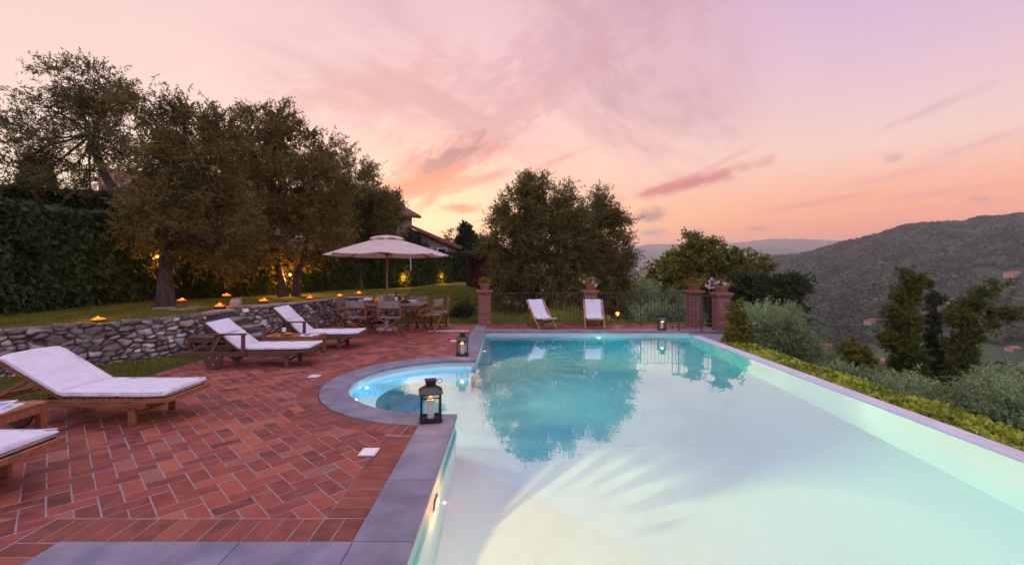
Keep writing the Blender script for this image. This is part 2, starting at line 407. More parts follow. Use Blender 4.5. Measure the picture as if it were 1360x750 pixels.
# ================================================================== UPPER LAWN
WALL_L = [(-11.5, 3.2), (-9.2, 5.0), (-7.62, 6.72), (-6.98, 7.55), (-6.36, 8.2), (-6.08, 8.75), (-6.12, 9.12)]
WALL_R = [(-5.72, 10.62), (-5.5, 11.25), (-5.05, 12.5), (-4.74, 13.4), (-4.15, 14.05), (-3.5, 14.5)]
edge = WALL_L + [(-6.6, 9.2), (-6.6, 10.55)] + WALL_R + [(-3.3, 14.2), (-3.3, 13.15), (-.9, 13.15), (-.9, 13.1), (7, 13.1)]
def lawn_h(x, y):
    left = .70 + .02 * np.sin(x * 1.7) + .04 * (fbm(x * .6, y * .6, 2) - .5)
    top = .74 * (1 - sm(x, -2.2, .6)) + .06
    bank = -.02 + top * sm(y, 13.3, 17.2)
    k = sm(x, -4.6, -3.4) * sm(y, 9, 10)
    z = left * (1 - k) + bank * k
    z = z + .30 * np.exp(-((x - 1.45) / .9) ** 2 - ((y - 14.6) / .8) ** 2)
    z = z - 1.1 * sm(y, 13.6, 16.5) * sm(x, 1.9, 3.8)
    z = z - 3.5 * sm(x, 5.8, 9.5) - 4 * sm(y, 40, 60)
    return z
def in_poly(x, y, poly):
    c = np.zeros_like(x, bool); n = len(poly)
    for a in range(n):
        (x1, y1), (x2, y2) = poly[a], poly[a - 1]
        if y1 == y2: continue
        c ^= ((y1 > y) != (y2 > y)) & (x < (x2 - x1) * (y - y1) / (y2 - y1) + x1)
    return c
LAWN = edge + [(9, 13.1), (9, 60), (-34, 60), (-34, 3.2)]
gx = np.arange(-34, 9.01, .14); gy = np.arange(3.2, 60, .14)
GX, GY = np.meshgrid(gx, gy, indexing='ij'); GZ = lawn_h(GX, GY)
ok = in_poly(GX[:-1, :-1] + .07, GY[:-1, :-1] + .07, LAWN)
ii, jj = np.nonzero(ok); ny = len(gy)
Fq = np.stack([ii * ny + jj, (ii + 1) * ny + jj, (ii + 1) * ny + jj + 1, ii * ny + jj + 1], -1)
M['turf'] = mat('turf', (.13, .14, .022), (.085, .09, .02), 1.6, 1, .02, 40, spec=.1)
lawn = np_mesh('lawn', np.stack([GX, GY, GZ], -1).reshape(-1, 3), Fq, 'turf', smooth=True)
tag(lawn, 'upper lawn and grass bank behind the stone retaining wall', 'lawn', kind='structure')
# grass strip between wall foot and bricks
st = MB(); st.prism([(-12, 0), (-5.42, 0), (-5.42, 9.1), (-6.2, 9.1), (-6.2, 8.7), (-6.5, 8.2), (-7.1, 7.5), (-7.8, 6.7), (-9.3, 5.1), (-11.6, 3.3), (-12, 3.3)], -.3, -.012)
M['verge'] = mat('verge', (.055, .075, .02), (.06, .045, .028), 2.2, 1, .02, 40, spec=.1)
tag(st.build('verge_ground', 'verge'), 'narrow grass verge along the foot of the stone wall', 'ground', kind='structure')

def leaves_np(P, D, L, Wd, seed=0, bend=.0):
    rng = np.random.default_rng(seed); n = len(P)
    D = D / (np.linalg.norm(D, axis=1, keepdims=True) + 1e-9)
    S_ = np.cross(D, rng.normal(size=(n, 3))); S_ /= (np.linalg.norm(S_, axis=1, keepdims=True) + 1e-9)
    L = np.broadcast_to(np.asarray(L, float), (n,))[:, None]; Wd = np.broadcast_to(np.asarray(Wd, float), (n,))[:, None]
    mid = P + D * L * .5
    V = np.stack([P, mid + S_ * Wd * .5, P + D * L, mid - S_ * Wd * .5], 1).reshape(-1, 3)
    return V, np.arange(4 * n).reshape(n, 4)
# grass blades
rng = np.random.default_rng(11)
def blades(n, x0, x1, y0, y1, hfun, test, h=(.03, .08), lean=.5):
    x = rng.uniform(x0, x1, n); y = rng.uniform(y0, y1, n); k = test(x, y); x, y = x[k], y[k]
    P = np.stack([x, y, hfun(x, y) - .005], 1)
    D = np.stack([rng.normal(0, lean, len(x)), rng.normal(0, lean, len(x)), np.ones(len(x))], 1)
    return leaves_np(P, D, rng.uniform(*h, len(x)), rng.uniform(.006, .012, len(x)), 4)
inl = lambda x, y: in_poly(x, y, LAWN)
pol = [(-12, 0), (-5.45, 0), (-5.45, 9.05), (-6.05, 9.05), (-6.05, 8.7), (-6.4, 8.2), (-7.0, 7.5), (-7.7, 6.7), (-9.2, 5.1), (-11.6, 3.3), (-12, 3.3)]
parts = [blades(70000, -10, -5.9, 5.5, 12.5, lawn_h, inl), blades(60000, -3.6, -.8, 13.1, 20, lawn_h, inl, (.04, .1)), blades(24000, -5, 4.5, 13.1, 18, lawn_h, inl, (.05, .12)),
         blades(50000, -8.3, -5.45, 4, 9.1, lambda x, y: -.012 + 0 * x, lambda x, y: in_poly(x, y, pol) & (vnoise(x * 1.6, y * 1.6) > .32), (.02, .07))]
Vs, Fs, o_ = [], [], 0
for v_, f_ in parts: Vs.append(v_); Fs.append(f_ + o_); o_ += len(v_)
M['blade'] = leaf_mat('grass_blade', (.08, .092, .014), (.19, .19, .034), .3)
tag(np_mesh('grass', np.vstack(Vs), np.vstack(Fs), 'blade'), 'short grass on the upper lawn, bank and verge', 'grass', kind='stuff')

# ================================================================== POOL, COPING, BRICKS
PX0, PX1, PY0, PY1 = -.59, 4.62, 1.0, 11.6      # pool inside
CX, CY, RI, RO = -.74, 6.53, 1.49, 1.83          # Roman-step bay
CW = .34                                         # coping width
WZ = -.105
# coping: front landing slab, straight sides, bay ring, far side
M['coping'] = mat('coping', (.195, .19, .235), (.120, .120, .155), 3.5, .6, .002, 60, island=.12)
cp = MB()
def slab_run(p, q, wd, n, z1=.012, th=.045, gap=.007):
    p, q = Vector(p), Vector(q); d = (q - p) / n; s_ = Vector((-d.y, d.x)).normalized() * wd
    u_ = d.normalized() * gap / 2
    for k in range(n):
        a = p + d * k + u_; c = p + d * (k + 1) - u_
        cp.prism([tuple(a), tuple(c), tuple(c + s_), tuple(a + s_)], z1 - th, z1)
a0 = math.acos((PX0 - .0 - CX) / RI) if abs((PX0 - CX) / RI) < 1 else 0
ynear = CY - math.sqrt(RI ** 2 - (PX0 - CX) ** 2)        # bay mouth on the pool line
yfar = CY + math.sqrt(RI ** 2 - (PX0 - CX) ** 2)
OV = .02
slab_run((PX0 + OV, 2.72), (PX0 + OV, ynear + .02), CW + OV, 3)
slab_run((PX0 + OV, yfar - .02), (PX0 + OV, PY1 - OV), CW + OV, 5)
slab_run((PX0 - CW, PY1 - OV), (4.6, PY1 - OV), CW, 8)
slab_run((4.6, PY1 - OV), (5.55, PY1 - OV), CW, 1)
slab_run((PX0 - .02, PY1 + CW - OV + .002), (PX0 - .02, 12.78), .30, 1)      # strip to the first pillar
# bay ring wedges
xo = PX0 - CW
an_in0 = math.atan2(ynear - CY, PX0 - CX) % (2 * PI); an_in1 = math.atan2(yfar - CY, PX0 - CX)
a_start, a_end = an_in1, an_in0
nseg = 9; fine = 6
for k in range(nseg):
    b0 = a_start + (a_end - a_start) * k / nseg + .0015; b1 = a_start + (a_end - a_start) * (k + 1) / nseg - .0015
    ins, outs = [], []
    for g in range(fine + 1):
        a = b0 + (b1 - b0) * g / fine
        ins.append((CX + (RI - OV) * math.cos(a), CY + (RI - OV) * math.sin(a)))
        outs.append((min(CX + RO * math.cos(a), PX0 + .0), CY + RO * math.sin(a)))
    cp.prism(ins + outs[::-1], .0125 - .045, .0125) if False else cp.prism((ins + outs[::-1])[::-1], .0115 - .045, .0115)
# front landing of the same stone
for (x0, x1) in ((-2.68, -1.60), (-1.596, -.93), (-.926, PX0 + OV)):
    cp.prism([(x0, .9), (x1, .9), (x1, 2.716), (x0, 2.716)], -.033, .012)
tag(cp.build('pool_coping', 'coping', bevel=.004), 'grey stone coping and landing round the pool', 'coping', kind='structure')
# pale strip set into the bricks
sp = MB(); sp.prism([(-2.05, 11.62), (-1.0, 11.62), (-1.0, 11.72), (-2.05, 11.72)], -.02, .012)
M['pale_stone'] = mat('pale_stone', (.62, .58, .58), (.5, .47, .47), 8, .7)
tag(sp.build('drain_strip', 'pale_stone'), 'pale stone strip let into the bricks beside the dining table', 'drain strip')

# --- pool shell
M['liner'] = mat('liner', (.20, .62, .80), (.18, .59, .77), 1.2, .6, spec=.2)
arc = [(CX + RI * math.cos(a_start + (a_end - a_start) * k / 48), CY + RI * math.sin(a_start + (a_end - a_start) * k / 48)) for k in range(49)]
outline = [(PX0, PY0), (PX1, PY0), (PX1, PY1), (PX0, PY1)] + [(PX0, yfar)] + arc[1:-1] + [(PX0, ynear)]
FZ = -1.35
sh = MB(); n = len(outline)
wl_ = MB(); wl_.v += [(x, y, -.034) for x, y in outline] + [(x, y, WZ - .012) for x, y in outline]
wl_.f += [(k, (k + 1) % n, n + (k + 1) % n, n + k) for k in range(n) if k != 1]
M['waterline'] = mat('waterline', (.55, .54, .52), (.48, .47, .46), 3, .6)
tag(wl_.build('waterline_band', 'waterline'), 'pale band of pool wall above the waterline', 'pool wall', kind='structure')
sh.v += [(x, y, WZ - .012) for x, y in outline] + [(x, y, FZ) for x, y in outline]
for k in range(n):
    k2 = (k + 1) % n
    if k == 1:      # infinity edge: top lower
        sh.add([(PX1, PY0, WZ + .006), (PX1, PY1, WZ + .006), (PX1, PY1, FZ), (PX1, PY0, FZ)], [(0, 1, 2, 3)]); continue
    sh.f.append((k, k2, n + k2, n + k))
sh.f.append(tuple(range(n, 2 * n)))
def disc_step(r0, z):   # bay steps: annulus sector between r0 and wall
    pts = 40; o = len(sh.v)
    for k in range(pts + 1):
        a = a_start + (a_end - a_start) * k / pts
        c_, s_ = math.cos(a), math.sin(a)
        sh.v.extend([(CX + r0 * c_, CY + r0 * s_, FZ), (CX + r0 * c_, CY + r0 * s_, z), (CX + (RI + .003) * c_, CY + (RI + .003) * s_, z)])
    for k in range(pts):
        p_ = o + 3 * k; sh.f.extend([(p_, p_ + 3, p_ + 4, p_ + 1), (p_ + 1, p_ + 4, p_ + 5, p_ + 2)])
disc_step(1.12, -.52)
for yy in (3.05, 5.6, 8.3):     # welded seams in the lining
    sh.box((2.0, yy, FZ + .004), (5.2, .022, .008))
tag(sh.build('pool_basin', 'liner'), 'pale lined swimming pool basin with Roman steps', 'pool basin', kind='structure')
# infinity wall and outer faces
M['render_wall'] = mat('render_wall', (.52, .50, .54), (.45, .43, .47), 3, .85, .002, 30)
iw = MB(); iw.box(((PX1 + 4.885) / 2 + .003, (PY0 + PY1) / 2 - .6, -1.6), (.262, PY1 - PY0 + 1.1, 3.0)); 
for v_i, v_ in enumerate(iw.v):
    if v_[2] > 0 or v_[2] > -.2: iw.v[v_i] = (v_[0], v_[1], WZ + .008)
tag(iw.build('infinity_edge', 'render_wall', bevel=.012), 'pale rendered infinity edge wall along the right of the pool', 'pool wall', kind='structure')
tw = MB(); tw.box((4.9, 12.33, -1.53), (1.33, 1.42, 3.0)); tag(tw.build('terrace_wall', 'render_wall'), 'pale rendered corner wall under the far terrace', 'wall', kind='structure')

# --- water
mw = bpy.data.materials.new('pool_water'); mw.use_nodes = True
q = NT(mw.node_tree); q.n.clear()
out = q.node('ShaderNodeOutputMaterial')
vec = q.node('ShaderNodeTexCoord').outputs['Object']
bn = q.node('ShaderNodeBump'); bn.inputs['Strength'].default_value = 1; bn.inputs['Distance'].default_value = .0022
q.put(bn.inputs['Height'], q.noise(vec, 2.2, 3, .5))
rf = q.node('ShaderNodeBsdfRefraction'); rf.inputs['IOR'].default_value = 1.33; rf.inputs['Roughness'].default_value = 0
gl = q.node('ShaderNodeBsdfGlossy'); gl.inputs['Roughness'].default_value = .012
for s_ in (rf, gl): q.l.new(bn.outputs[0], s_.inputs['Normal'])
fr = q.node('ShaderNodeFresnel'); fr.inputs['IOR'].default_value = 1.33
back = q.node('ShaderNodeNewGeometry').outputs['Backfacing']
fac = q.m('ADD', q.m('MULTIPLY', q.m('ADD', .47, q.m('MULTIPLY', fr.outputs[0], .53)), q.m('SUBTRACT', 1.0, back)), q.m('MULTIPLY', back, .03))
mx = q.node('ShaderNodeMixShader'); q.put(mx.inputs[0], fac)
q.l.new(rf.outputs[0], mx.inputs[1]); q.l.new(gl.outputs[0], mx.inputs[2]); q.l.new(mx.outputs[0], out.inputs[0])
va = q.node('ShaderNodeVolumeAbsorption'); va.inputs[0].default_value = (.30, .88, .95, 1); va.inputs['Density'].default_value = .32
q.l.new(va.outputs[0], out.inputs[1])
wt = MB()
def grow(pt, e=.004):
    x, y = pt
    if x < PX0 - .05:
        d = math.hypot(x - CX, y - CY); return (CX + (x - CX) * (d + e) / d, CY + (y - CY) * (d + e) / d)
    return (x + (e if x > 2 else -e), y + (e if y > 6 and (x > 2 or y > 10) else -e))
wt.prism([grow(p) for p in outline], FZ - .01, WZ)
tag(wt.build('pool_water', mw), 'still turquoise pool water mirroring the pink sky', 'water', kind='structure')

# --- brick paving
BL, BW, GAP = .262, .131, .0085
def clip(poly, a, b_, c):            # keep a x + b y <= c
    out_ = []
    for k in range(len(poly)):
        p, q_ = poly[k], poly[(k + 1) % len(poly)]
        dp = a * p[0] + b_ * p[1] - c; dq = a * q_[0] + b_ * q_[1] - c
        if dp <= 0: out_.append(p)
        if dp * dq < 0:
            t_ = dp / (dp - dq); out_.append((p[0] + (q_[0] - p[0]) * t_, p[1] + (q_[1] - p[1]) * t_))
    return out_
br = MB(); bb = MB()
rnd = random.Random(5)
def brick(mb, poly, z=0.0):
    if len(poly) < 3: return
    ar = abs(sum(poly[k][0] * poly[k - 1][1] - poly[k - 1][0] * poly[k][1] for k in range(len(poly)))) / 2
    if ar < .0012: return
    cx_ = sum(p[0] for p in poly) / len(poly); cy_ = sum(p[1] for p in poly) / len(poly)
    sc = .962; tx, ty = rnd.uniform(-.008, .008), rnd.uniform(-.008, .008); dz_ = rnd.uniform(-.0012, .0012)
    o = len(mb.v); n_ = len(poly)
    zz = lambda x, y: z + dz_ + (x - cx_) * tx + (y - cy_) * ty
    if sum((poly[k][0] - poly[k - 1][0]) * (poly[k][1] + poly[k - 1][1]) for k in range(n_)) > 0: poly = poly[::-1]
    for x, y in poly: mb.v.append((x, y, -.03))
    for x, y in poly: mb.v.append((x, y, zz(x, y) - .003))
    for x, y in poly:
        x2, y2 = cx_ + (x - cx_) * sc, cy_ + (y - cy_) * sc; mb.v.append((x2, y2, zz(x2, y2)))
    for k in range(n_):
        k2 = (k + 1) % n_
        mb.f.append((o + k, o + k2, o + n_ + k2, o + n_ + k)); mb.f.append((o + n_ + k, o + n_ + k2, o + 2 * n_ + k2, o + 2 * n_ + k))
    mb.f.append(tuple(o + 2 * n_ + k for k in range(n_)))
XB = xo - BL - .008          # inner edge of the straight border
regions = [[(-5.42, 2.99), (XB, 2.99), (XB, 11.93), (-5.42, 11.93)], [(-5.9, 11.93), (-.92, 11.93), (-.92, 13.12), (-5.9, 13.12)], [(-.60, 11.93), (5.50, 11.93), (5.50, 12.98), (-.60, 12.98)],
           [(-5.42, -.6), (-2.97, -.6), (-2.97, 2.99), (-5.42, 2.99)], [(-6.9, 9.2), (-5.42, 9.2), (-5.42, 11.93), (-6.9, 11.93)]]
c45 = math.sqrt(.5)
def rot(x, y): return ((x - y) * c45 - 1.2, (x + y) * c45 + 3.0)
Wb = BW
for i_ in range(-90, 91):
    for j_ in range(-90, 91):
        # 90-degree herringbone on a square grid of cell Wb: horizontal bricks where (i-j)%4==0, vertical where (i-j)%4==3
        kk = (i_ - j_) % 4
        if kk == 0: x0, y0, x1, y1 = i_, j_, i_ + 2, j_ + 1
        elif kk == 3: x0, y0, x1, y1 = i_, j_, i_ + 1, j_ + 2
        else: continue
        g = GAP / 2
        pc = rot((x0 + x1) / 2 * Wb, (y0 + y1) / 2 * Wb)
        if not (-7.2 < pc[0] < 5.8 and -1 < pc[1] < 13.4): continue
        base = [rot(x0 * Wb + g, y0 * Wb + g), rot(x1 * Wb - g, y0 * Wb + g), rot(x1 * Wb - g, y1 * Wb - g), rot(x0 * Wb + g, y1 * Wb - g)]
        for rg in regions:
            xs = [p[0] for p in rg]; ys = [p[1] for p in rg]
            pl = clip(clip(clip(clip(base, 1, 0, max(xs)), -1, 0, -min(xs)), 0, 1, max(ys)), 0, -1, -min(ys))
            if len(pl) >= 3:
                if all(math.hypot(x - CX, y - CY) < RO + BL - .02 for x, y in pl): continue
                brick(br, pl)
# soldier borders
rb0 = RO + .006; rb1 = RO + BL
lim = math.acos((xo - CX) / rb1)
nb = int((2 * PI - 2 * lim) * (RO + BL * .5) / (BW))
for k in range(nb):
    b0 = lim + (2 * PI - 2 * lim) * k / nb; b1 = lim + (2 * PI - 2 * lim) * (k + 1) / nb; e_ = GAP / 2 / RO
    pl = [(CX + r_ * math.cos(a), CY + r_ * math.sin(a)) for r_, a in ((rb0, b0 + e_), (rb1, b0 + e_), (rb1, b1 - e_), (rb0, b1 - e_))]
    pl = clip(pl, 1, 0, xo - .006)
    brick(bb, pl, .001)
def soldiers(x0, x1, y0, y1, along):
    L_ = (y1 - y0) if along == 'y' else (x1 - x0); n_ = max(1, round(L_ / BW)); st_ = L_ / n_
    for k in range(n_):
        g = GAP / 2
        if along == 'y': pl = [(x0, y0 + k * st_ + g), (x1, y0 + k * st_ + g), (x1, y0 + (k + 1) * st_ - g), (x0, y0 + (k + 1) * st_ - g)]
        else: pl = [(x0 + k * st_ + g, y0), (x0 + (k + 1) * st_ - g, y0), (x0 + (k + 1) * st_ - g, y1), (x0 + k * st_ + g, y1)]
        if all(math.hypot(x - CX, y - CY) < rb1 + .01 for x, y in pl): continue
        cxm = sum(p[0] for p in pl) / 4; cym = sum(p[1] for p in pl) / 4
        if math.hypot(cxm - CX, cym - CY) < rb1 - .02: continue
        brick(bb, pl, .001)
soldiers(XB + .004, xo - .006, 2.99, 4.435, 'y'); soldiers(XB + .004, xo - .006, 8.625, 11.9, 'y')
soldiers(-2.96, xo - .006, 2.724, 2.982, 'x'); soldiers(-2.955, -2.69, -.6, 2.72, 'y')
mbk = bpy.data.materials.new('brick'); mbk.use_nodes = True
def brick_material(mm, stops):
    q = NT(mm.node_tree); b = q.n['Principled BSDF']
    g = q.node('ShaderNodeNewGeometry').outputs['Random Per Island']
    vec = q.node('ShaderNodeTexCoord').outputs['Object']
    col = q.ramp(g, stops)
    spots = q.smooth(q.noise(vec, 46, 6, .75), .54, .64); big = q.smooth(q.noise(vec, 7, 4, .6), .35, .7)
    col = q.mix(q.m('MULTIPLY', spots, .7), col, (.07, .035, .03)); col = q.mix(q.m('MULTIPLY', big, .5), col, (.30, .088, .045))
    bloom = q.smooth(q.noise(vec, 1.1, 5, .65), .50, .78); col = q.mix(q.m('MULTIPLY', bloom, .22), col, (.32, .17, .14))
    q.put(b.inputs['Base Color'], col); q.put(b.inputs['Roughness'], q.m('ADD', .52, q.m('MULTIPLY', big, .22)))
    b.inputs['Specular IOR Level'].default_value = .35
    bn = q.node('ShaderNodeBump'); bn.inputs['Strength'].default_value = .9; bn.inputs['Distance'].default_value = .004
    q.put(bn.inputs['Height'], q.noise(vec, 70, 5, .65)); q.l.new(bn.outputs[0], b.inputs['Normal'])
brick_material(mbk, [(0, (.085, .019, .017)), (.25, (.155, .027, .022)), (.55, (.205, .036, .027)), (.8, (.275, .060, .038)), (.94, (.33, .095, .055)), (1, (.19, .085, .075))])
mbk2 = bpy.data.materials.new('border_brick'); mbk2.use_nodes = True
brick_material(mbk2, [(0, (.10, .024, .018)), (.4, (.15, .030, .022)), (.85, (.19, .042, .028)), (1, (.30, .10, .06))])
tag(br.build('brick_paving', mbk), 'red herringbone brick paving of the pool terrace', 'paving', kind='structure')
tag(bb.build('brick_border', mbk2), 'dark red soldier course of bricks edging the coping', 'paving', kind='structure')
M['mortar'] = mat('mortar', (.30, .22, .22), (.20, .145, .15), 14, .95, .002, 60)
mo = MB(); mo.prism([(-5.43, -.6), (-2.67, -.6), (-2.67, 2.69), (xo + .02, 2.69), (xo + .02, 4.75), (-2.62, 5.2), (-2.72, 6.5), (-2.62, 7.9), (xo + .02, 8.4), (xo + .02, 11.6), (xo + .02, 13.14), (-5.92, 13.14), (-5.92, 11.9), (-6.92, 11.9), (-6.92, 9.1), (-5.43, 9.1)][::1], -.2, -.0022)
mo.prism([(xo - .4, 11.9), (5.51, 11.9), (5.51, 13.0), (xo - .4, 13.0)], -.2, -.0030)
mo.prism([(CX + (RO + .02) * math.cos(a), CY + (RO + .02) * math.sin(a)) for a in [PI / 2 + .09 + (PI - .18) * k / 40 for k in range(41)]] + [(CX + (rb1 + .03) * math.cos(a), CY + (rb1 + .03) * math.sin(a)) for a in [3 * PI / 2 - .18 - (PI - .36) * k / 40 for k in range(41)]], -.2, -.0012)
tag(mo.build('mortar_bed', 'mortar'), 'pale mortar bed showing between the bricks', 'mortar', kind='structure')

# --- pale access lids in the paving
for (px, py, lab) in ((490, 601, 'white square access lid in the bricks nearest the close lantern'), (418, 500, 'white square access lid beside the rounded coping'), (603, 453, 'white square access lid in the bricks behind the second lantern')):
    d = F * HC / (py - 354); x = (px - 675) / F * d
    t_ = thing('access_lid', lab, 'lid', (x, d, .006), 0, 'white access lids in the paving')
    MB().prism([(-.075, -.085), (.075, -.085), (.075, .085), (-.075, .085)], 0, .006).build('frame', 'pale_stone', t_)
    MB().prism([(-.06, -.07), (.06, -.07), (.06, .07), (-.06, .07)], .0062, .009).build('cover', 'china', t_, bevel=.002)

# --- pool lights
def pool_light(x, y, z, ang, energy, col, lab, streak, freq, off=.07, lens=.07, tilt=0.0, flat=False):
    t_ = thing('pool_light', lab, 'pool light', (x, y, z), ang, 'underwater pool lights')
    ax = MB(); ax.lathe([(lens + .02, 0), (lens + .025, .010), (lens, .014), (lens * .9, .006), (0.0, .006)], 24)
    rm = ax.build('rim', 'steel', t_, smooth=True); rm.rotation_euler = (0, R(90), 0)
    ln = MB().lathe([(lens * .93, .009), (lens * .6, .022), (0, .026)], 24).build('lens', 'pool_lens', t_, smooth=True); ln.rotation_euler = (0, R(90), 0)
    l = lamp('pool_lamp', (off, 0, 0), energy, col, .006, t_)
    ld = l.data; ld.use_nodes = True; q = NT(ld.node_tree)
    em = q.n.get('Emission')
    nx, ny_, nz_ = q.sep(q.node('ShaderNodeTexCoord').outputs['Normal'])
    hor = q.m('ARCTAN2', ny_, nx)
    tx = q.m('SINE', q.m('ADD', q.m('MULTIPLY', hor, freq * 5.0), q.m('MULTIPLY', q.m('SINE', q.m('MULTIPLY', hor, freq)), 1.3)))
    st_ = q.smooth(tx, -.5, 1.0)
    aim = ang + tilt
    fwd = q.m('ADD', q.m('MULTIPLY', nx, math.cos(aim)), q.m('MULTIPLY', ny_, math.sin(aim)))
    cone = q.m('ADD', q.m('ADD', 0.0, q.m('MULTIPLY', q.smooth(fwd, .22, .60), .88)), q.m('MULTIPLY', q.smooth(nx, .88, .995), 6.5)) if streak else 1.0
    steep = q.smooth(q.m('MULTIPLY', nz_, -1.0), .24, .52)      # the lens ribs only streak the light thrown down on the floor
    kst = q.m('MULTIPLY', steep, streak)
    st_ = q.m('ADD', q.m('SUBTRACT', 1.0, kst), q.m('MULTIPLY', st_, q.m('MULTIPLY', kst, 2.4)))
    if streak > .5: st_ = q.m('MULTIPLY', st_, q.m('ADD', .34, q.m('MULTIPLY', steep, .9)))
    q.put(em.inputs['Strength'], q.m('ADD', q.m('MULTIPLY', st_, cone), .02 if streak else 0.0))
    if flat: q.put(em.inputs['Strength'], q.m('ADD', .012, q.m('MULTIPLY', q.smooth(nz_, -.46, -.24), .96)))      # a level beam out over the pool floor
    return t_
WARM = (1.0, .30, .13)
pool_light(PX0 + .004, 3.67, -.42, 0, 5200, (1, .165, .040), 'glowing underwater lamp in the near left wall of the pool', .5, 9, tilt=R(-12))
pool_light(PX0 + .004, 9.76, -.42, 0, 1100, (1, .22, .06), 'glowing underwater lamp in the far left wall of the pool', .5, 6, tilt=R(-28))
pool_light(CX + RI * math.cos(R(197)) + .005, CY + RI * math.sin(R(197)), -.22, R(17), 1000, (1, .27, .10), 'small warm lamp set in the curved wall of the pool steps', .2, 4, .12, .03)
pool_light(PX0 + .004, 1.75, -.55, 0, 380, (1, .24, .12), 'underwater lamp in the pool wall just beyond the landing', 0, 6)
pool_light(CX - RI + .004, CY + .25, -.28, 0, 640, (.05, .56, .88), 'added cool bluish fill lamp in the curved wall at the back of the pool steps', 0, 6, .12, .04, flat=True)  # fill lamp added to bring blue light into the bay and mid pool
pool_light(2.3, PY1 - .004, -.40, R(-90), 130, (.05, .80, .70), 'added greenish fill lamp in the far end wall of the pool', 0, 6)  # extra fixture put in as green fill for the far water
# ================================================================== DRY STONE WALLS
mst = bpy.data.materials.new('wall_stone'); mst.use_nodes = True
q = NT(mst.node_tree); b = q.n['Principled BSDF']
at_ = q.node('ShaderNodeAttribute', attribute_name='stone').outputs['Fac']; jt = q.node('ShaderNodeAttribute', attribute_name='joint').outputs['Fac']
vec = q.node('ShaderNodeTexCoord').outputs['Object']
col = q.ramp(at_, [(0, (.09, .07, .06)), (.2, (.24, .18, .15)), (.38, (.17, .155, .165)), (.54, (.33, .215, .16)), (.7, (.40, .34, .29)), (.8, (.26, .245, .26)), (.9, (.62, .55, .50)), (1, (.80, .73, .67))])
col = q.mix(q.m('MULTIPLY', q.smooth(q.noise(vec, 9, 5, .7), .35, .7), .55), col, (.10, .085, .075))
col = q.mix(q.m('MULTIPLY', q.smooth(q.noise(vec, 3.2, 4, .6), .55, .75), .5), col, (.075, .07, .045))
col = q.mix(jt, col, (.045, .036, .03))
q.put(b.inputs['Base Color'], col); b.inputs['Roughness'].default_value = .88
bn = q.node('ShaderNodeBump'); bn.inputs['Strength'].default_value = .9; bn.inputs['Distance'].default_value = .012
q.put(bn.inputs['Height'], q.noise(vec, 26, 6, .65)); q.l.new(bn.outputs[0], b.inputs['Normal'])
M['wall_stone'] = mst
M['cap_stone'] = mat('cap_stone', (.25, .22, .21), (.12, .11, .09), 5, .9, .006, 30, island=.3)

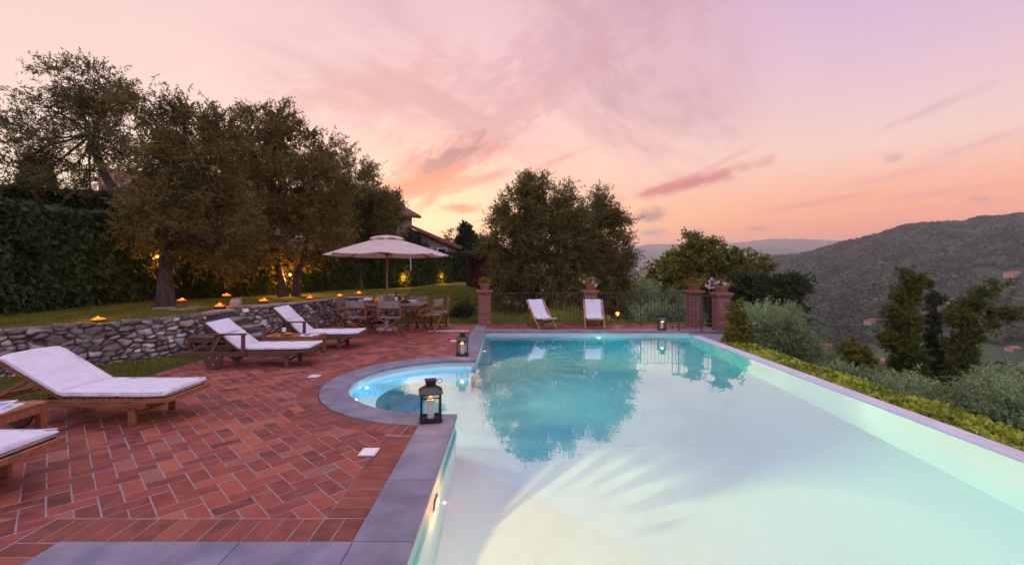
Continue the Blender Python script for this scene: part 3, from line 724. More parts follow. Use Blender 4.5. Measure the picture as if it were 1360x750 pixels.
def resample(pts, step):
    pts = [Vector((*p, 0)) for p in pts]; out_ = []; acc = 0
    for a, c in zip(pts, pts[1:]):
        L_ = (c - a).length; n_ = max(1, int(L_ / step))
        for k in range(n_): out_.append((a.lerp(c, k / n_), acc + L_ * k / n_))
        acc += L_
    out_.append((pts[-1], acc)); return out_
def stone_wall(pts, z0, z1, seed, root, sx=.175, sz=.088, off=-1):
    """relief of irregular field stones on the face to the right of the path"""
    rng = np.random.default_rng(seed)
    rs = resample(pts, .022); S = np.array([s for _, s in rs]); Pn = np.array([p[:2] for p, _ in rs])
    T = np.gradient(Pn, axis=0); T /= np.linalg.norm(T, axis=1, keepdims=True)
    for _ in range(6): T[1:-1] = (T[:-2] + T[1:-1] * 2 + T[2:]) / 4
    Nn = np.stack([-T[:, 1], T[:, 0]], 1) * off
    zz = np.linspace(z0, z1, int((z1 - z0) / .02) + 1)
    L_ = S[-1]
    sd = []
    zc = z0 - sz
    while zc < z1 + sz:
        h_ = sz * rng.uniform(.6, 1.5); s_ = -sx + rng.uniform(0, sx)
        while s_ < L_ + sx:
            wd = sx * rng.uniform(.45, 1.6); sd.append((s_ + wd / 2, zc + h_ / 2 + rng.normal(0, sz * .22), wd)); s_ += wd
        zc += h_
    sd = np.array(sd)
    SS, ZZ = np.meshgrid(S, zz, indexing='ij')
    wx = (fbm(SS * 7, ZZ * 7, 2) - .4) * .06; wz = (fbm(SS * 7 + 40, ZZ * 7, 2) - .4) * .06
    F1 = np.full(SS.shape, 9.); F2 = F1.copy(); ID = np.zeros(SS.shape, int)
    for k, (a, c, wd) in enumerate(sd):
        msk = np.abs(S - a) < .7
        if not msk.any(): continue
        ux = np.abs(SS[msk] + wx[msk] - a) * (.62 if k % 6 else .42); uz = np.abs(ZZ[msk] + wz[msk] - c) * (1 if k % 6 else .62)
        dd = .55 * np.sqrt(ux ** 2 + uz ** 2) + .45 * np.maximum(ux, uz * 1.1)
        f1 = F1[msk]; f2 = F2[msk]; idd = ID[msk]; cl = dd < f1
        F2[msk] = np.where(cl, f1, np.minimum(f2, dd)); F1[msk] = np.where(cl, dd, f1); ID[msk] = np.where(cl, k, idd)
    e_ = F2 - F1
    val = rng.random(len(sd)) ; outp = rng.uniform(-.02, .03, len(sd))
    dome = sm(e_, .003, .026)
    gxs, gzs = rng.normal(0, .16, len(sd)), rng.normal(0, .2, len(sd))
    tilt = np.clip((SS - sd[ID, 0]) * gxs[ID] + (ZZ - sd[ID, 1]) * gzs[ID], -.025, .025)
    disp = dome * (.04 + outp[ID] + tilt) + (fbm(SS * 16, ZZ * 16, 4) - .45) * .030 * dome - .02
    px_ = Pn[:, None, 0] + Nn[:, None, 0] * disp; py_ = Pn[:, None, 1] + Nn[:, None, 1] * disp
    V = np.stack([px_, py_, ZZ], -1).reshape(-1, 3); nz_ = len(zz)
    i, j = np.meshgrid(np.arange(len(S) - 1), np.arange(nz_ - 1), indexing='ij')
    Fq = np.stack([i * nz_ + j, (i + 1) * nz_ + j, (i + 1) * nz_ + j + 1, i * nz_ + j + 1], -1).reshape(-1, 4)
    np_mesh('face', V, Fq, mst, root, True, {'stone': val[ID].ravel(), 'joint': (1 - sm(e_, .006, .022)).ravel()})
    # body behind the face
    bd = MB(); core = [(Vector((*p, 0)) ) for p in pts]
    rs2 = resample(pts, .4)
    P2 = [p for p, _ in rs2]
    nor = []
    for k in range(len(P2)):
        t_ = (P2[min(k + 1, len(P2) - 1)] - P2[max(k - 1, 0)]).normalized(); nor.append(Vector((-t_.y, t_.x, 0)) * off)
    o = len(bd.v)
    for p, n_ in zip(P2, nor):
        a = p - n_ * .035; c = p - n_ * .34
        bd.v += [(a.x, a.y, z0), (a.x, a.y, z1 - .01), (c.x, c.y, z1 - .01), (c.x, c.y, z0)]
    for k in range(len(P2) - 1):
        for g in range(4): bd.f.append((o + 4 * k + g, o + 4 * k + (g + 1) % 4, o + 4 * k + 4 + (g + 1) % 4, o + 4 * k + 4 + g))
    bd.f += [(o, o + 1, o + 2, o + 3), (o + 4 * len(P2) - 4, o + 4 * len(P2) - 3, o + 4 * len(P2) - 2, o + 4 * len(P2) - 1)]
    bd.build('body', 'cap_stone', root)
    # flat cap stones
    cpm = MB(); r_ = random.Random(seed); k = 0; rs3 = resample(pts, .05); P3 = [p for p, _ in rs3]; k = 0
    while k < len(P3) - 3:
        m_ = min(len(P3) - 1, k + r_.randint(5, 11)); a, c = P3[k], P3[m_]; t_ = (c - a).normalized(); n_ = Vector((-t_.y, t_.x, 0)) * off
        a = a + t_ * .006; c = c - t_ * .006; f0 = r_.uniform(.0, .05); f1 = r_.uniform(.0, .05); bk = r_.uniform(.26, .36); h_ = z1 + r_.uniform(.004, .032)
        poly = [a + n_ * f0, c + n_ * f1, c - n_ * bk, a - n_ * (bk + r_.uniform(-.04, .04))]
        poly = [(p.x, p.y) for p in poly]
        if sum((poly[g][0] - poly[g - 1][0]) * (poly[g][1] + poly[g - 1][1]) for g in range(4)) > 0: poly = poly[::-1]
        cpm.prism(poly, z1 - .035, h_); k = m_
    cpm.build('capping', 'cap_stone', root, bevel=.012)
t_ = thing('stone_wall', 'low rubble stone retaining wall under the big olive, behind the loungers', 'stone wall', (0, 0, 0), 0, 'rubble retaining walls')
stone_wall(WALL_L + [(-6.45, 9.24)], -.05, .70, 2, t_)
t_ = thing('stone_wall', 'low rubble stone retaining wall between the steps and the dining table', 'stone wall', (0, 0, 0), 0, 'rubble retaining walls')
stone_wall([(-6.5, 10.5)] + WALL_R + [(-3.32, 14.75)], -.05, .72, 9, t_, .16, .09)

# stone steps
st_ = thing('stone_steps', 'rough stone garden steps between the two retaining walls', 'steps')
r_ = random.Random(4)
for k in range(4):
    x1 = -5.32 - .30 * k; z = .172 * (k + 1)
    m_ = MB(); ys = [9.25, 9.25 + r_.uniform(.4, .7), 10.44 - k * .02]
    for a, c in zip(ys, ys[1:]):
        m_.prism([(x1 - .36, a + .006), (x1 + r_.uniform(-.03, .03), a + .006), (x1 + r_.uniform(-.03, .03), c - .006), (x1 - .36, c - .006)], z - .06, z + r_.uniform(-.006, .006))
    tr = m_.build('tread', 'cap_stone', st_, bevel=.015)
    MB().prism([(x1 - .36, 9.24), (x1 - .03, 9.24), (x1 - .03, 10.44), (x1 - .36, 10.44)], z - .24, z - .062).build('riser', 'wall_stone', st_)
# rubble at the foot of the steps' flank
def boulder(loc, d, seed):
    bm = bmesh.new(); bmesh.ops.create_icosphere(bm, subdivisions=3, radius=.5)
    r_ = random.Random(seed); ax = [Vector((r_.gauss(0, 1), r_.gauss(0, 1), r_.gauss(0, 1))).normalized() for _ in range(9)]; hh = [r_.uniform(.28, .42) for _ in ax]
    for v_ in bm.verts:
        for a, h_ in zip(ax, hh):
            dd = v_.co.dot(a)
            if dd > h_: v_.co -= a * (dd - h_) * .9
        v_.co = Vector((v_.co.x * d[0], v_.co.y * d[1], v_.co.z * d[2]))
    me = bpy.data.meshes.new('boulder'); bm.to_mesh(me); bm.free(); me.materials.append(M['cap_stone'])
    o = bpy.data.objects.new('boulder', me); COL.objects.link(o); o.location = loc; o.rotation_euler = (0, 0, seed)
    return o
for k, (px, py, d, s_, lab) in enumerate([(345, 441, 10.9, (.8, .42, .36), 'long bluish boulder lying below the steps behind the second lounger'), (366, 436, 11.1, (.5, .42, .46), 'round grey boulder beside the back of the third lounger'), (314, 404, 10.75, (.34, .3, .42), 'upright grey stone at the top corner of the steps wall')]):
    p = at(px, py, d); tag(boulder((p.x, p.y, p.z), s_, k + 3), lab, 'boulder', 'boulders by the garden steps')
# flagstones on the upper path
fl = thing('flagstone_path', 'pale flagstone landing on the lawn beside the olive trunk', 'path')
for k, (x, y, a, c) in enumerate([(-7.0, 9.75, .62, .5), (-7.65, 10.1, .5, .42), (-7.1, 10.4, .55, .4), (-8.0, 10.75, .5, .36)]):
    m_ = MB(); m_.prism([(x + a * (.5 + .08 * math.sin(g * 2.3 + k)) * math.cos(g * PI / 4), y + c * (.5 + .08 * math.cos(g * 3.1 + k)) * math.sin(g * PI / 4)) for g in range(8)], .66, .742)
    m_.build('flagstone', 'cap_stone', fl, bevel=.01)

# ================================================================== LOUNGERS
def cushion_mesh(path, width, thick, creases, seed=0, nsec=24):
    """a padded mattress swept along PATH (x, z points of its underside)"""
    P = [Vector((p[0], 0, p[1])) for p in path]; seg = [(b_ - a).length for a, b_ in zip(P, P[1:])]; L_ = sum(seg); n_ = 90
    def pos(s):
        for a, b_, l in zip(P, P[1:], seg):
            if s <= l or b_ is P[-1]: return a.lerp(b_, min(1, max(0, s / l)))
            s -= l
    st0 = [L_ * (.5 - .5 * math.cos(PI * k / n_)) * .25 + L_ * k / n_ * .75 for k in range(n_ + 1)]
    V = []; rows = []
    for s in st0:
        a = pos(max(0, s - .035)); b_ = pos(min(L_, s + .035)); tg = (b_ - a).normalized(); nm = Vector((-tg.z, 0, tg.x))
        if nm.z < 0: nm = -nm
        c = (a + b_ + pos(s) * 2) / 4
        e_ = min(s, L_ - s); kk = math.sqrt(max(0, 1 - (1 - min(1, e_ / (thick * .55))) ** 2)) * .92 + .08
        for cr, dep in creases: kk *= 1 - dep * math.exp(-((s - cr) / .014) ** 2)
        row = []
        for g in range(nsec):
            an = 2 * PI * g / nsec; ca, sa = math.cos(an), math.sin(an)
            yy = math.copysign(abs(ca) ** .28, ca) * width / 2; tt_ = math.copysign(abs(sa) ** .55, sa)
            edge_ = 1 - .12 * abs(yy / (width / 2)) ** 6
            wr = .005 * math.sin(s * 23 + yy * 9 + seed) + .004 * math.sin(yy * 31 - s * 17 + seed * 2) + .003 * math.sin(s * 61 + yy * 13 + seed) + .005 * math.sin(s * 7 + seed) * math.cos(yy * 6)
            pnt = c + nm * (thick / 2 + tt_ * thick / 2 * kk * edge_ + (wr if sa > 0 else 0)); row.append((pnt.x, yy * (.985 + .015 * kk), pnt.z))
        rows.append(row)
    m_ = MB(); o = 0
    for row in rows: m_.v += row
    for k in range(len(rows) - 1):
        for g in range(nsec): m_.f.append((k * nsec + g, k * nsec + (g + 1) % nsec, (k + 1) * nsec + (g + 1) % nsec, (k + 1) * nsec + g))
    m_.f.append(tuple(range(nsec))[::-1]); m_.f.append(tuple((len(rows) - 1) * nsec + g for g in range(nsec)))
    return m_
def lounger(x, y, rz, lab, ang, arms, wood, thick=.05, back=.72, width=.66):
    t_ = thing('sun_lounger', lab, 'sun lounger', (x, y, 0), rz, 'wooden sun loungers with white mattresses')
    w2 = width / 2; zr = .235; xf = 1.07; xh = -.06
    fr = MB()
    for s in (-1, 1): fr.beam((-1.08, s * (w2 - .02), zr), (xf - .22, s * (w2 - .02), zr), .034, .075)
    fr.beam((-.95, -w2 + .03, zr), (-.95, w2 - .03, zr), .03, .06); fr.beam((xf - .235, -w2, zr), (xf - .235, w2, zr), .035, .075); fr.beam((-.4, -w2 + .03, zr - .02), (-.4, w2 - .03, zr - .02), .03, .05)
    fr.build('frame', wood, t_, bevel=.005)
    sl = MB()
    k = xh + .03
    while k < xf - .03: sl.box((k, 0, zr + .047), (.052, width - .03, .016)); k += .066
    sl.build('slat_bed', wood, t_, bevel=.003)
    # raised foot board: the frame nose
    ft = MB()
    for s in (-1, 1): ft.beam((xf - .25, s * (w2 - .02), zr + .03), (xf + .01, s * (w2 - .02), zr + .045), .034, .045)
    ft.box((xf - .002, 0, zr + .04), (.028, width + .01, .05)); ft.build('foot_rail', wood, t_, bevel=.005)
    for s in (-1, 1):
        MB().box((xf - .40, s * (w2 - .055), .10), (.075, .035, .20)).build('leg', wood, t_, bevel=.006)
    MB().beam((xf - .40, -w2 + .07, .11), (xf - .40, w2 - .07, .11), .02, .03).build('stretcher', wood, t_)
    # wheels
    MB().tube([(-.45, -w2 - .03, .145), (-.45, w2 + .03, .145)], .012, 8).build('axle', 'steel', t_)
    for s in (-1, 1):
        wl = MB(); wl.lathe([(.0, -.02), (.145, -.02), (.148, -.012), (.148, .012), (.145, .02), (.0, .02)], 28)
        o = wl.build('wheel', 'tyre', t_, smooth=True, bevel=.003); o.rotation_euler = (R(90), 0, 0); o.location = (-.45, s * (w2 + .012), .148)
        for g in range(3):
            a = 2 * PI * g / 3 + .5; MB().lathe([(0, -.026), (.010, -.026), (.014, -.02), (.014, .02), (.010, .026), (0, .026)], 10, (.07 * math.cos(a), .07 * math.sin(a), 0)).build('hub_bolt', 'steel', o)
    ca, sa = math.cos(ang), math.sin(ang)
    zb = zr + .04
    bk = MB(); bx = lambda q_, dz_=0: (xh - q_ * ca - dz_ * sa * -1, zb + q_ * sa + dz_ * ca)
    for s in (-1, 1):
        p0 = bx(0); p1 = bx(back + .02); bk.beam((p0[0], s * (w2 - .06), p0[1]), (p1[0], s * (w2 - .06), p1[1]), .03, .045, (0, 0, 1))
    q_ = .04
    while q_ < back: 
        p0 = bx(q_, .028); bk.box((p0[0], 0, p0[1]), (.05, width - .06, .014), Matrix.Rotation(ang, 3, 'Y')); q_ += .07
    bk.build('backrest', wood, t_, bevel=.003)
    pr = MB(); pm_ = bx(.46, -.03)
    for s in (-1, 1): pr.beam((pm_[0], s * (w2 - .11), pm_[1]), (-.93, s * (w2 - .11), zr - .02), .026, .04)
    pr.beam((pm_[0], -w2 + .1, pm_[1]), (pm_[0], w2 - .1, pm_[1]), .025, .03); pr.build('prop', wood, t_)
    if arms:
        for s in (-1, 1):
            yy = s * (w2 + .012); a = MB(); a.beam((-.53, yy, .56), (.07, yy, .56), .055, .026); ar = a.build('armrest', wood, t_, bevel=.006)
            MB().beam((.015, yy, .22), (.015, yy, .55), .03, .055, (1, 0, 0)).build('post', wood, t_)
            MB().beam((-.52, yy, .22), (-.33, yy, .55), .03, .055, (1, 0, 0)).build('post', wood, t_)
    zc = zr + .056; pts = [(xf - .005, zc + .012), (xf - .22, zc), (xh + .0, zc)]
    e_ = .02
    pts.append((xh - (back - .0) * ca + e_ * sa * .6, zc + back * sa + .018))
    s1 = xf - xh; cr = [(s1 - .0, .8), (s1 * .47, .5)]
    if arms: cr += [(s1 + back * .52, .7)]
    cu = cushion_mesh(pts, width - .02, thick, cr, seed=rz * 3 + x).build('mattress', 'canvas', t_, smooth=True)
    cu.data.set_sharp_from_angle(angle=2.5)
    for sy in (-1, 1):       # corded seam along both long edges
        nn = []
        for a, c in zip(pts, pts[1:]):
            for g in range(8): nn.append((a[0] + (c[0] - a[0]) * g / 8, sy * (width / 2 - .014), a[1] + (c[1] - a[1]) * g / 8 + thick * .86))
        MB().tube(nn[1:], .0045, 6).build('piping', 'canvas', cu, smooth=True)
    if arms:
        tq = back * .53; ln = MB(); p0 = (xh - tq * ca, zc + tq * sa + .018 * tq / back)
        c_ = Vector((p0[0] + sa * (thick * .80), 0, p0[1] + ca * (thick * .80))); ln.box(c_, (.008, width - .05, .006), Matrix.Rotation(ang, 3, 'Y')); ln.build('seam', 'canvas_line', cu)
    return t_
lounger(-4.57, 5.01, R(-1), 'wooden lounger with thick white mattress nearest the stone wall, books table at its side', R(29), False, 'teak', .072, .78)
lounger(-4.62, 3.30, 0, 'lounger at the photo edge, only its white foot end showing beside the books table', R(35), False, 'teak', .072)
lounger(-4.31, 7.68, R(3), 'reclined wheeled lounger with armrests, in front of the stone steps', R(37), True, 'teak_dark', .05, .70)
lounger(-4.06, 9.32, R(3), 'steeply raised lounger with armrests, nearest to the dining table', R(43), True, 'teak_dark', .05, .76)

# ================================================================== SIDE TABLES
def side_table(x, y, rz, lx, ly, h, lab, wood):
    t_ = thing('side_table', lab, 'side table', (x, y, 0), rz, 'low wooden side tables')
    tp = MB(); n_ = 5; st = ly / n_
    for k in range(n_): tp.box((0, -ly / 2 + st * (k + .5), h - .011), (lx, st - .006, .022))
    tp.build('table_top', wood, t_, bevel=.003)
    ap = MB()
    for s in (-1, 1): ap.box((0, s * (ly / 2 - .02), h - .06), (lx - .1, .022, .07)); ap.box((s * (lx / 2 - .02), 0, h - .06), (.022, ly - .1, .07))
    ap.build('apron', wood, t_)
    for sx in (-1, 1):
        for sy in (-1, 1): MB().box((sx * (lx / 2 - .032), sy * (ly / 2 - .032), (h - .024) / 2), (.06, .06, h - .024)).build('leg', wood, t_, bevel=.004)
    return t_
side_table(-4.86, 4.04, 0, 1.04, .50, .385, 'low teak table holding the pile of books and magazines', 'teak')
side_table(-4.02, 8.58, R(2), 1.0, .46, .365, 'low teak table between the two loungers with armrests, set with drinks', 'teak')
side_table(-5.62, 8.52, R(4), .50, .42, .36, 'small dark table behind the wheeled lounger, below the steps', 'teak_dark')
side_table(-5.05, 11.2, R(12), .62, .40, .30, 'small dark table against the stone wall behind the steep lounger', 'teak_dark')

# books and magazines
def book(name, x, y, z, rz, d, cov, lab, cat, open_=False):
    t_ = thing(name, lab, cat, (x, y, z), rz, 'reading matter on the side tables')
    if not open_:
        MB().box((0, 0, d[2] / 2), (d[0] - .006, d[1] - .006, d[2] - .004)).build('pages', 'china', t_)
        cv = MB(); cv.box((0, 0, .0012), (d[0], d[1], .0024)); cv.box((0, 0, d[2] - .0012), (d[0], d[1], .0024)); cv.box((-d[0] / 2 - .0012, 0, d[2] / 2), (.0024, d[1], d[2])); cv.build('cover', cov, t_, bevel=.0008)
        if name == 'magazine':
            pc = MB(); pc.box((.02, 0, d[2] + .0006), (d[0] * .6, d[1] * .55, .001)); pc.build('picture', 'print_ink', t_)
    else:
        for s in (-1, 1):
            m_ = MB(); nn = 8
            for g in range(nn + 1):
                u_ = g / nn; zz = .004 + .022 * math.sin(PI * min(1, u_ * 1.15)) * (1 - .6 * u_); m_.v += [(s * d[0] * u_, -d[1] / 2, zz), (s * d[0] * u_, d[1] / 2, zz), (s * d[0] * u_, -d[1] / 2, .001), (s * d[0] * u_, d[1] / 2, .001)]
            for g in range(nn): o = 4 * g; m_.f += [(o, o + 4, o + 5, o + 1), (o + 2, o + 3, o + 7, o + 6), (o, o + 2, o + 6, o + 4), (o + 1, o + 5, o + 7, o + 3)]
            o = 4 * nn; m_.f += [(o, o + 2, o + 3, o + 1)]
            pg = m_.build('page', 'china', t_)
            MB().box((s * d[0] * .5, 0, .0285), (d[0] * .7, d[1] * .5, .0012), Matrix.Rotation(s * .03, 3, 'Y')).build('picture', 'print_ink', pg)
    return t_
M['print_ink'] = mat('print_ink', (.10, .16, .34), (.45, .5, .6), 14, .4)
M['cov_green'] = mat('cover_green', (.02, .22, .15), (.03, .15, .1), 8, .4)
M['cov_orange'] = mat('cover_orange', (.65, .22, .04), (.5, .12, .03), 8, .4)
M['cov_white'] = mat('cover_white', (.72, .72, .72), (.6, .62, .66), 20, .35)
M['cov_blue'] = mat('cover_blue', (.16, .30, .55), (.6, .62, .68), 11, .35)
h = .386
book('magazine', -4.50, 4.02, h, R(20), (.21, .29, .012), 'cov_white', 'white magazine fanned out furthest to the right on the books table', 'magazine')
book('magazine', -4.60, 4.07, h + .013, R(28), (.21, .29, .010), 'cov_white', 'white magazine lying crosswise over another on the books table', 'magazine')
book('book', -4.76, 3.98, h, R(8), (.20, .27, .034), 'cov_blue', 'thick blue and white book at the bottom of the pile', 'book')
book('book', -4.75, 3.99, h + .035, R(-6), (.19, .26, .026), 'cov_orange', 'orange covered book in the middle of the pile', 'book')
book('book', -4.74, 4.02, h + .062, R(14), (.20, .27, .022), 'cov_green', 'green covered book on top of the pile', 'book')
book('magazine', -3.72, 8.55, .366, R(80), (.16, .24, 0), 'cov_white', 'open magazine with blue pictures on the table between the loungers', 'magazine', True)
# drinks
M['glass'] = bpy.data.materials.new('glass'); M['glass'].use_nodes = True
def glass_mat(m, tint, k=.12):
    q = NT(m.node_tree); q.n.clear(); o = q.node('ShaderNodeOutputMaterial')
    tr = q.node('ShaderNodeBsdfTransparent'); tr.inputs[0].default_value = (*tint, 1)
    gl_ = q.node('ShaderNodeBsdfGlossy'); gl_.inputs['Roughness'].default_value = .02
    fr_ = q.node('ShaderNodeFresnel'); fr_.inputs['IOR'].default_value = 1.45
    mx_ = q.node('ShaderNodeMixShader'); q.put(mx_.inputs[0], q.m('MULTIPLY', fr_.outputs[0], .22)); q.l.new(tr.outputs[0], mx_.inputs[1]); q.l.new(gl_.outputs[0], mx_.inputs[2]); q.l.new(mx_.outputs[0], o.inputs[0])
glass_mat(M['glass'], (.93, .95, .95))
M['red_glass'] = bpy.data.materials.new('red_glass'); M['red_glass'].use_nodes = True; glass_mat(M['red_glass'], (.55, .10, .05))
M['amber'] = mat('amber', (.55, .27, .05), (.4, .18, .03), 10, .2)
M['white_wine'] = mat('drink', (.7, .55, .35), None, 10, .2)
def wine_glass(x, y, z, lab, h=.2, r=.036, group='drinking glasses'):
    t_ = thing('wine_glass', lab, 'glass', (x, y, z), 0, group)
    MB().lathe([(.032, 0), (.03, .003), (.006, .008), (.004, h * .45), (.02, h * .52), (r, h * .68), (r * .85, h), (r * .83, h), (r * .96, h * .68), (.018, h * .54), (.0, h * .52)], 18).build('bowl', 'glass', t_, smooth=True)
    MB().lathe([(.0, h * .525), (.018, h * .545), (r * .94, h * .69), (0, h * .692)], 18).build('drink', 'white_wine', t_, smooth=True)
def bottle(x, y, z, lab, m_='red_glass', h=.27):
    t_ = thing('bottle', lab, 'bottle', (x, y, z), 0, 'bottles on the tables')
    MB().lathe([(.034, 0), (.036, .01), (.036, h * .6), (.014, h * .76), (.013, h * .97), (.015, h), (0, h)], 16).build('body', m_, t_, smooth=True)
    MB().lathe([(.0366, h * .2), (.0368, h * .21), (.0368, h * .5), (.0366, h * .51)], 16).build('label', 'cov_white', t_, smooth=True)
wine_glass(-4.36, 8.56, .366, 'tall wine glass on the table between the loungers', .22, .042)
bottle(-4.24, 8.60, .366, 'red bottle behind the wine glass on the low table')
def bowl(name, x, y, z, r, h, m_, lab, cat, group, fill=None):
    t_ = thing(name, lab, cat, (x, y, z), 0, group)
    MB().lathe([(r * .5, 0), (r * .55, .004), (r * .95, h * .9), (r, h), (r * .97, h), (r * .5, .012), (0, .01)], 20).build('dish', m_, t_, smooth=True)
    if fill:
        rg = random.Random(int(abs(x * 100)))
        for g in range(7):
            a = rg.uniform(0, 6.28); q_ = rg.uniform(0, r * .6)
            MB().lathe([(0, -.02), (.016, -.012), (.021, 0), (.016, .012), (0, .02)], 8, (q_ * math.cos(a), q_ * math.sin(a), h * .9)).build('fruit', fill, t_, smooth=True)
bowl('bowl', -4.12, 8.50, .366, .085, .035, 'amber', 'small amber bowl of snacks on the low table', 'bowl', 'bowls on the tables', 'cov_orange')

# ================================================================== DINING SET
TX, TY, TZ0 = -3.05, 11.85, .70
t_ = thing('dining_table', 'long teak dining table laid for a meal under the parasol', 'table', (TX, TY, 0))
tp = MB()
for k in range(9): tp.box((0, -.5 + .111 * (k + .5), TZ0 - .014), (1.78, .105, .028))
tp.build('table_top', 'teak_pale', t_, bevel=.003)
ap = MB()
for s in (-1, 1): ap.box((0, s * .46, TZ0 - .085), (1.66, .025, .11)); ap.box((s * .83, 0, TZ0 - .085), (.025, .9, .11))
ap.build('apron', 'teak_dark', t_)
for sx in (-1, 1):
    for sy in (-1, 1): MB().beam((sx * .62, sy * .42, 0), (sx * .62, -sy * .36, TZ0 - .14), .05, .05).build('leg', 'teak', t_) if sy == 1 or True else None
MB().beam((-.62, 0, .32), (.62, 0, .32), .04, .06).build('stretcher', 'teak', t_)
cl = MB(); cl.prism([(-.80, -.44), (.80, -.44), (.80, .44), (-.80, .44)], 0, .004)
r_ = thing('table_runner', 'pale cloth laid over the dining table top', 'cloth', (TX, TY, TZ0)); cl.build('cloth', 'chair_cloth', r_)
zt_ = TZ0 + .005
G = 'tableware on the dining table'
def plate(x, y, lab):
    t_ = thing('plate', lab, 'plate', (x, y, zt_), 0, G)
    MB().lathe([(.07, 0), (.08, .004), (.128, .017), (.13, .019), (.126, .0195), (.08, .008), (0, .007)], 26).build('dish', 'china', t_, smooth=True)
    n = MB(); n.box((0, 0, .021), (.10, .10, .012)); n.build('napkin', 'parasol', t_, bevel=.004)
for k, (a, c, lab) in enumerate([(-.62, -.30, 'white plate at the front left place of the dining table'), (.12, -.32, 'white plate at the front place before the near chair'), (.66, -.2, 'white plate at the right end of the dining table'), (.50, .3, 'white plate at the back right place of the dining table'), (-.2, .32, 'white plate at the back middle place of the dining table'), (-.7, .22, 'white plate at the left end of the dining table')]):
    plate(TX + a, TY + c, lab)
pj = thing('pitcher', 'amber jug with a pale handle on the dining table', 'jug', (TX - .29, TY - .22, zt_), 0, G)
MB().lathe([(.055, 0), (.075, .02), (.082, .09), (.06, .15), (.055, .175), (.066, .2), (.06, .2), (.05, .17), (0, .16)], 20).build('body', 'amber', pj, smooth=True)
MB().tube([(.06, 0, .17), (.115, 0, .17), (.125, 0, .11), (.078, 0, .06)], .010, 8).build('handle', 'china', pj, smooth=True)
bl = thing('bread_basket', 'pale cloth bundle standing left on the dining table', 'basket', (TX - .60, TY + .02, zt_), 0, G)
MB().lathe([(.10, 0), (.13, .05), (.14, .07), (.12, .07), (.1, .02), (0, .02)], 18).build('basket', 'teak_pale', bl, smooth=True)
m_ = cushion_mesh([(.11, .05), (-.11, .05)], .2, .09, [(.1, .3)], 4).build('napkin', 'china', bl, smooth=True)
wine_glass(TX + .02, TY - .1, zt_, 'wine glass beside the parasol pole on the dining table', .19, .036, G)
wine_glass(TX + .36, TY - .28, zt_, 'wine glass at the front right of the dining table', .19, .036, G)
wine_glass(TX - .44, TY + .2, zt_, 'wine glass at the back left of the dining table', .19, .036, G)
wine_glass(TX + .7, TY + .06, zt_, 'wine glass near the right end of the dining table', .19, .036, G)
bottle(TX + .10, TY + .12, zt_, 'dark red wine bottle on the dining table', 'red_glass', .3)
bowl('fruit_bowl', TX + .33, TY + .08, zt_, .15, .06, 'terracotta', 'terracotta bowl of red fruit on the dining table', 'bowl', G, 'petal_red')
bowl('salad_bowl', TX + .56, TY + .0, zt_, .12, .07, 'china', 'white serving bowl right of the fruit on the dining table', 'bowl', G)
bowl('serving_dish', TX - .12, TY - .30, zt_, .10, .04, 'china', 'small white dish in front of the amber jug', 'bowl', G)

def director_chair(x, y, rz, lab):
    t_ = thing('director_chair', lab, 'chair', (x, y, 0), rz, 'folding wooden chairs around the dining table')
    w2, d2, sh_, ah, bh = .27, .21, .42, .60, .83
    for yy in (-d2, d2):                 # crossing legs in front and behind
        for s in (-1, 1): MB().beam((s * w2, yy + s * .014, .015), (-s * w2 * .95, yy + s * .014, sh_), .024, .042, (0, 1, 0)).build('leg', 'teak', t_, bevel=.004)
    for s in (-1, 1):
        fb = MB(); fb.box((s * w2, 0, .016), (.03, 2 * d2 + .08, .032)); fb.build('foot_rail', 'teak', t_, bevel=.004)
        sr = MB(); sr.box((s * w2 * .95, 0, sh_ + .008), (.034, 2 * d2 + .06, .026)); sr.build('seat_rail', 'teak', t_)
        a = MB(); a.box((s * (w2 + .01), -.0, ah), (.05, 2 * d2 + .07, .02)); a.build('armrest', 'teak', t_, bevel=.005)
        MB().beam((s * (w2), -d2 + .01, sh_), (s * (w2), -d2 + .01, ah), .024, .036).build('post', 'teak', t_)
        MB().beam((s * (w2), d2 - .02, sh_), (s * (w2), d2 + .035, bh), .024, .036, (1, 0, 0)).build('post', 'teak', t_)
    def sheet(p00, p10, p11, p01, sag, nrm, name):
        m_ = MB(); n_ = 8; A = [Vector(p) for p in (p00, p10, p11, p01)]; nv = Vector(nrm)
        for th_ in (0, .006):
            for i in range(n_ + 1):
                for j in range(3):
                    u_, v_ = i / n_, j / 2; p = A[0].lerp(A[1], u_).lerp(A[3].lerp(A[2], u_), v_) + nv * (-sag * math.sin(PI * u_) + th_); m_.v.append(tuple(p))
        k_ = (n_ + 1) * 3
        for i in range(n_):
            for j in range(2):
                a = i * 3 + j; m_.f += [(a, a + 1, a + 4, a + 3), (k_ + a, k_ + a + 3, k_ + a + 4, k_ + a + 1)]
            for j in (0, 2): a = i * 3 + j; m_.f.append((a, a + 3, k_ + a + 3, k_ + a) if j == 0 else (a, k_ + a, k_ + a + 3, a + 3))
        m_.f += [(0, k_, k_ + 1, 1), (1, k_ + 1, k_ + 2, 2)]; e_ = n_ * 3; m_.f += [(e_, e_ + 1, k_ + e_ + 1, k_ + e_), (e_ + 1, e_ + 2, k_ + e_ + 2, k_ + e_ + 1)]
        m_.build(name, 'chair_cloth', t_, smooth=True)
    sheet((-w2 * .97, -d2, sh_ + .016), (w2 * .97, -d2, sh_ + .016), (w2 * .97, d2, sh_ + .016), (-w2 * .97, d2, sh_ + .016), .03, (0, 0, 1), 'seat')
    sheet((-w2, d2 + .015, .655), (w2, d2 + .015, .655), (w2, d2 + .036, .825), (-w2, d2 + .036, .825), -.03, (0, -1, 0), 'backrest')
    return t_
proto = None
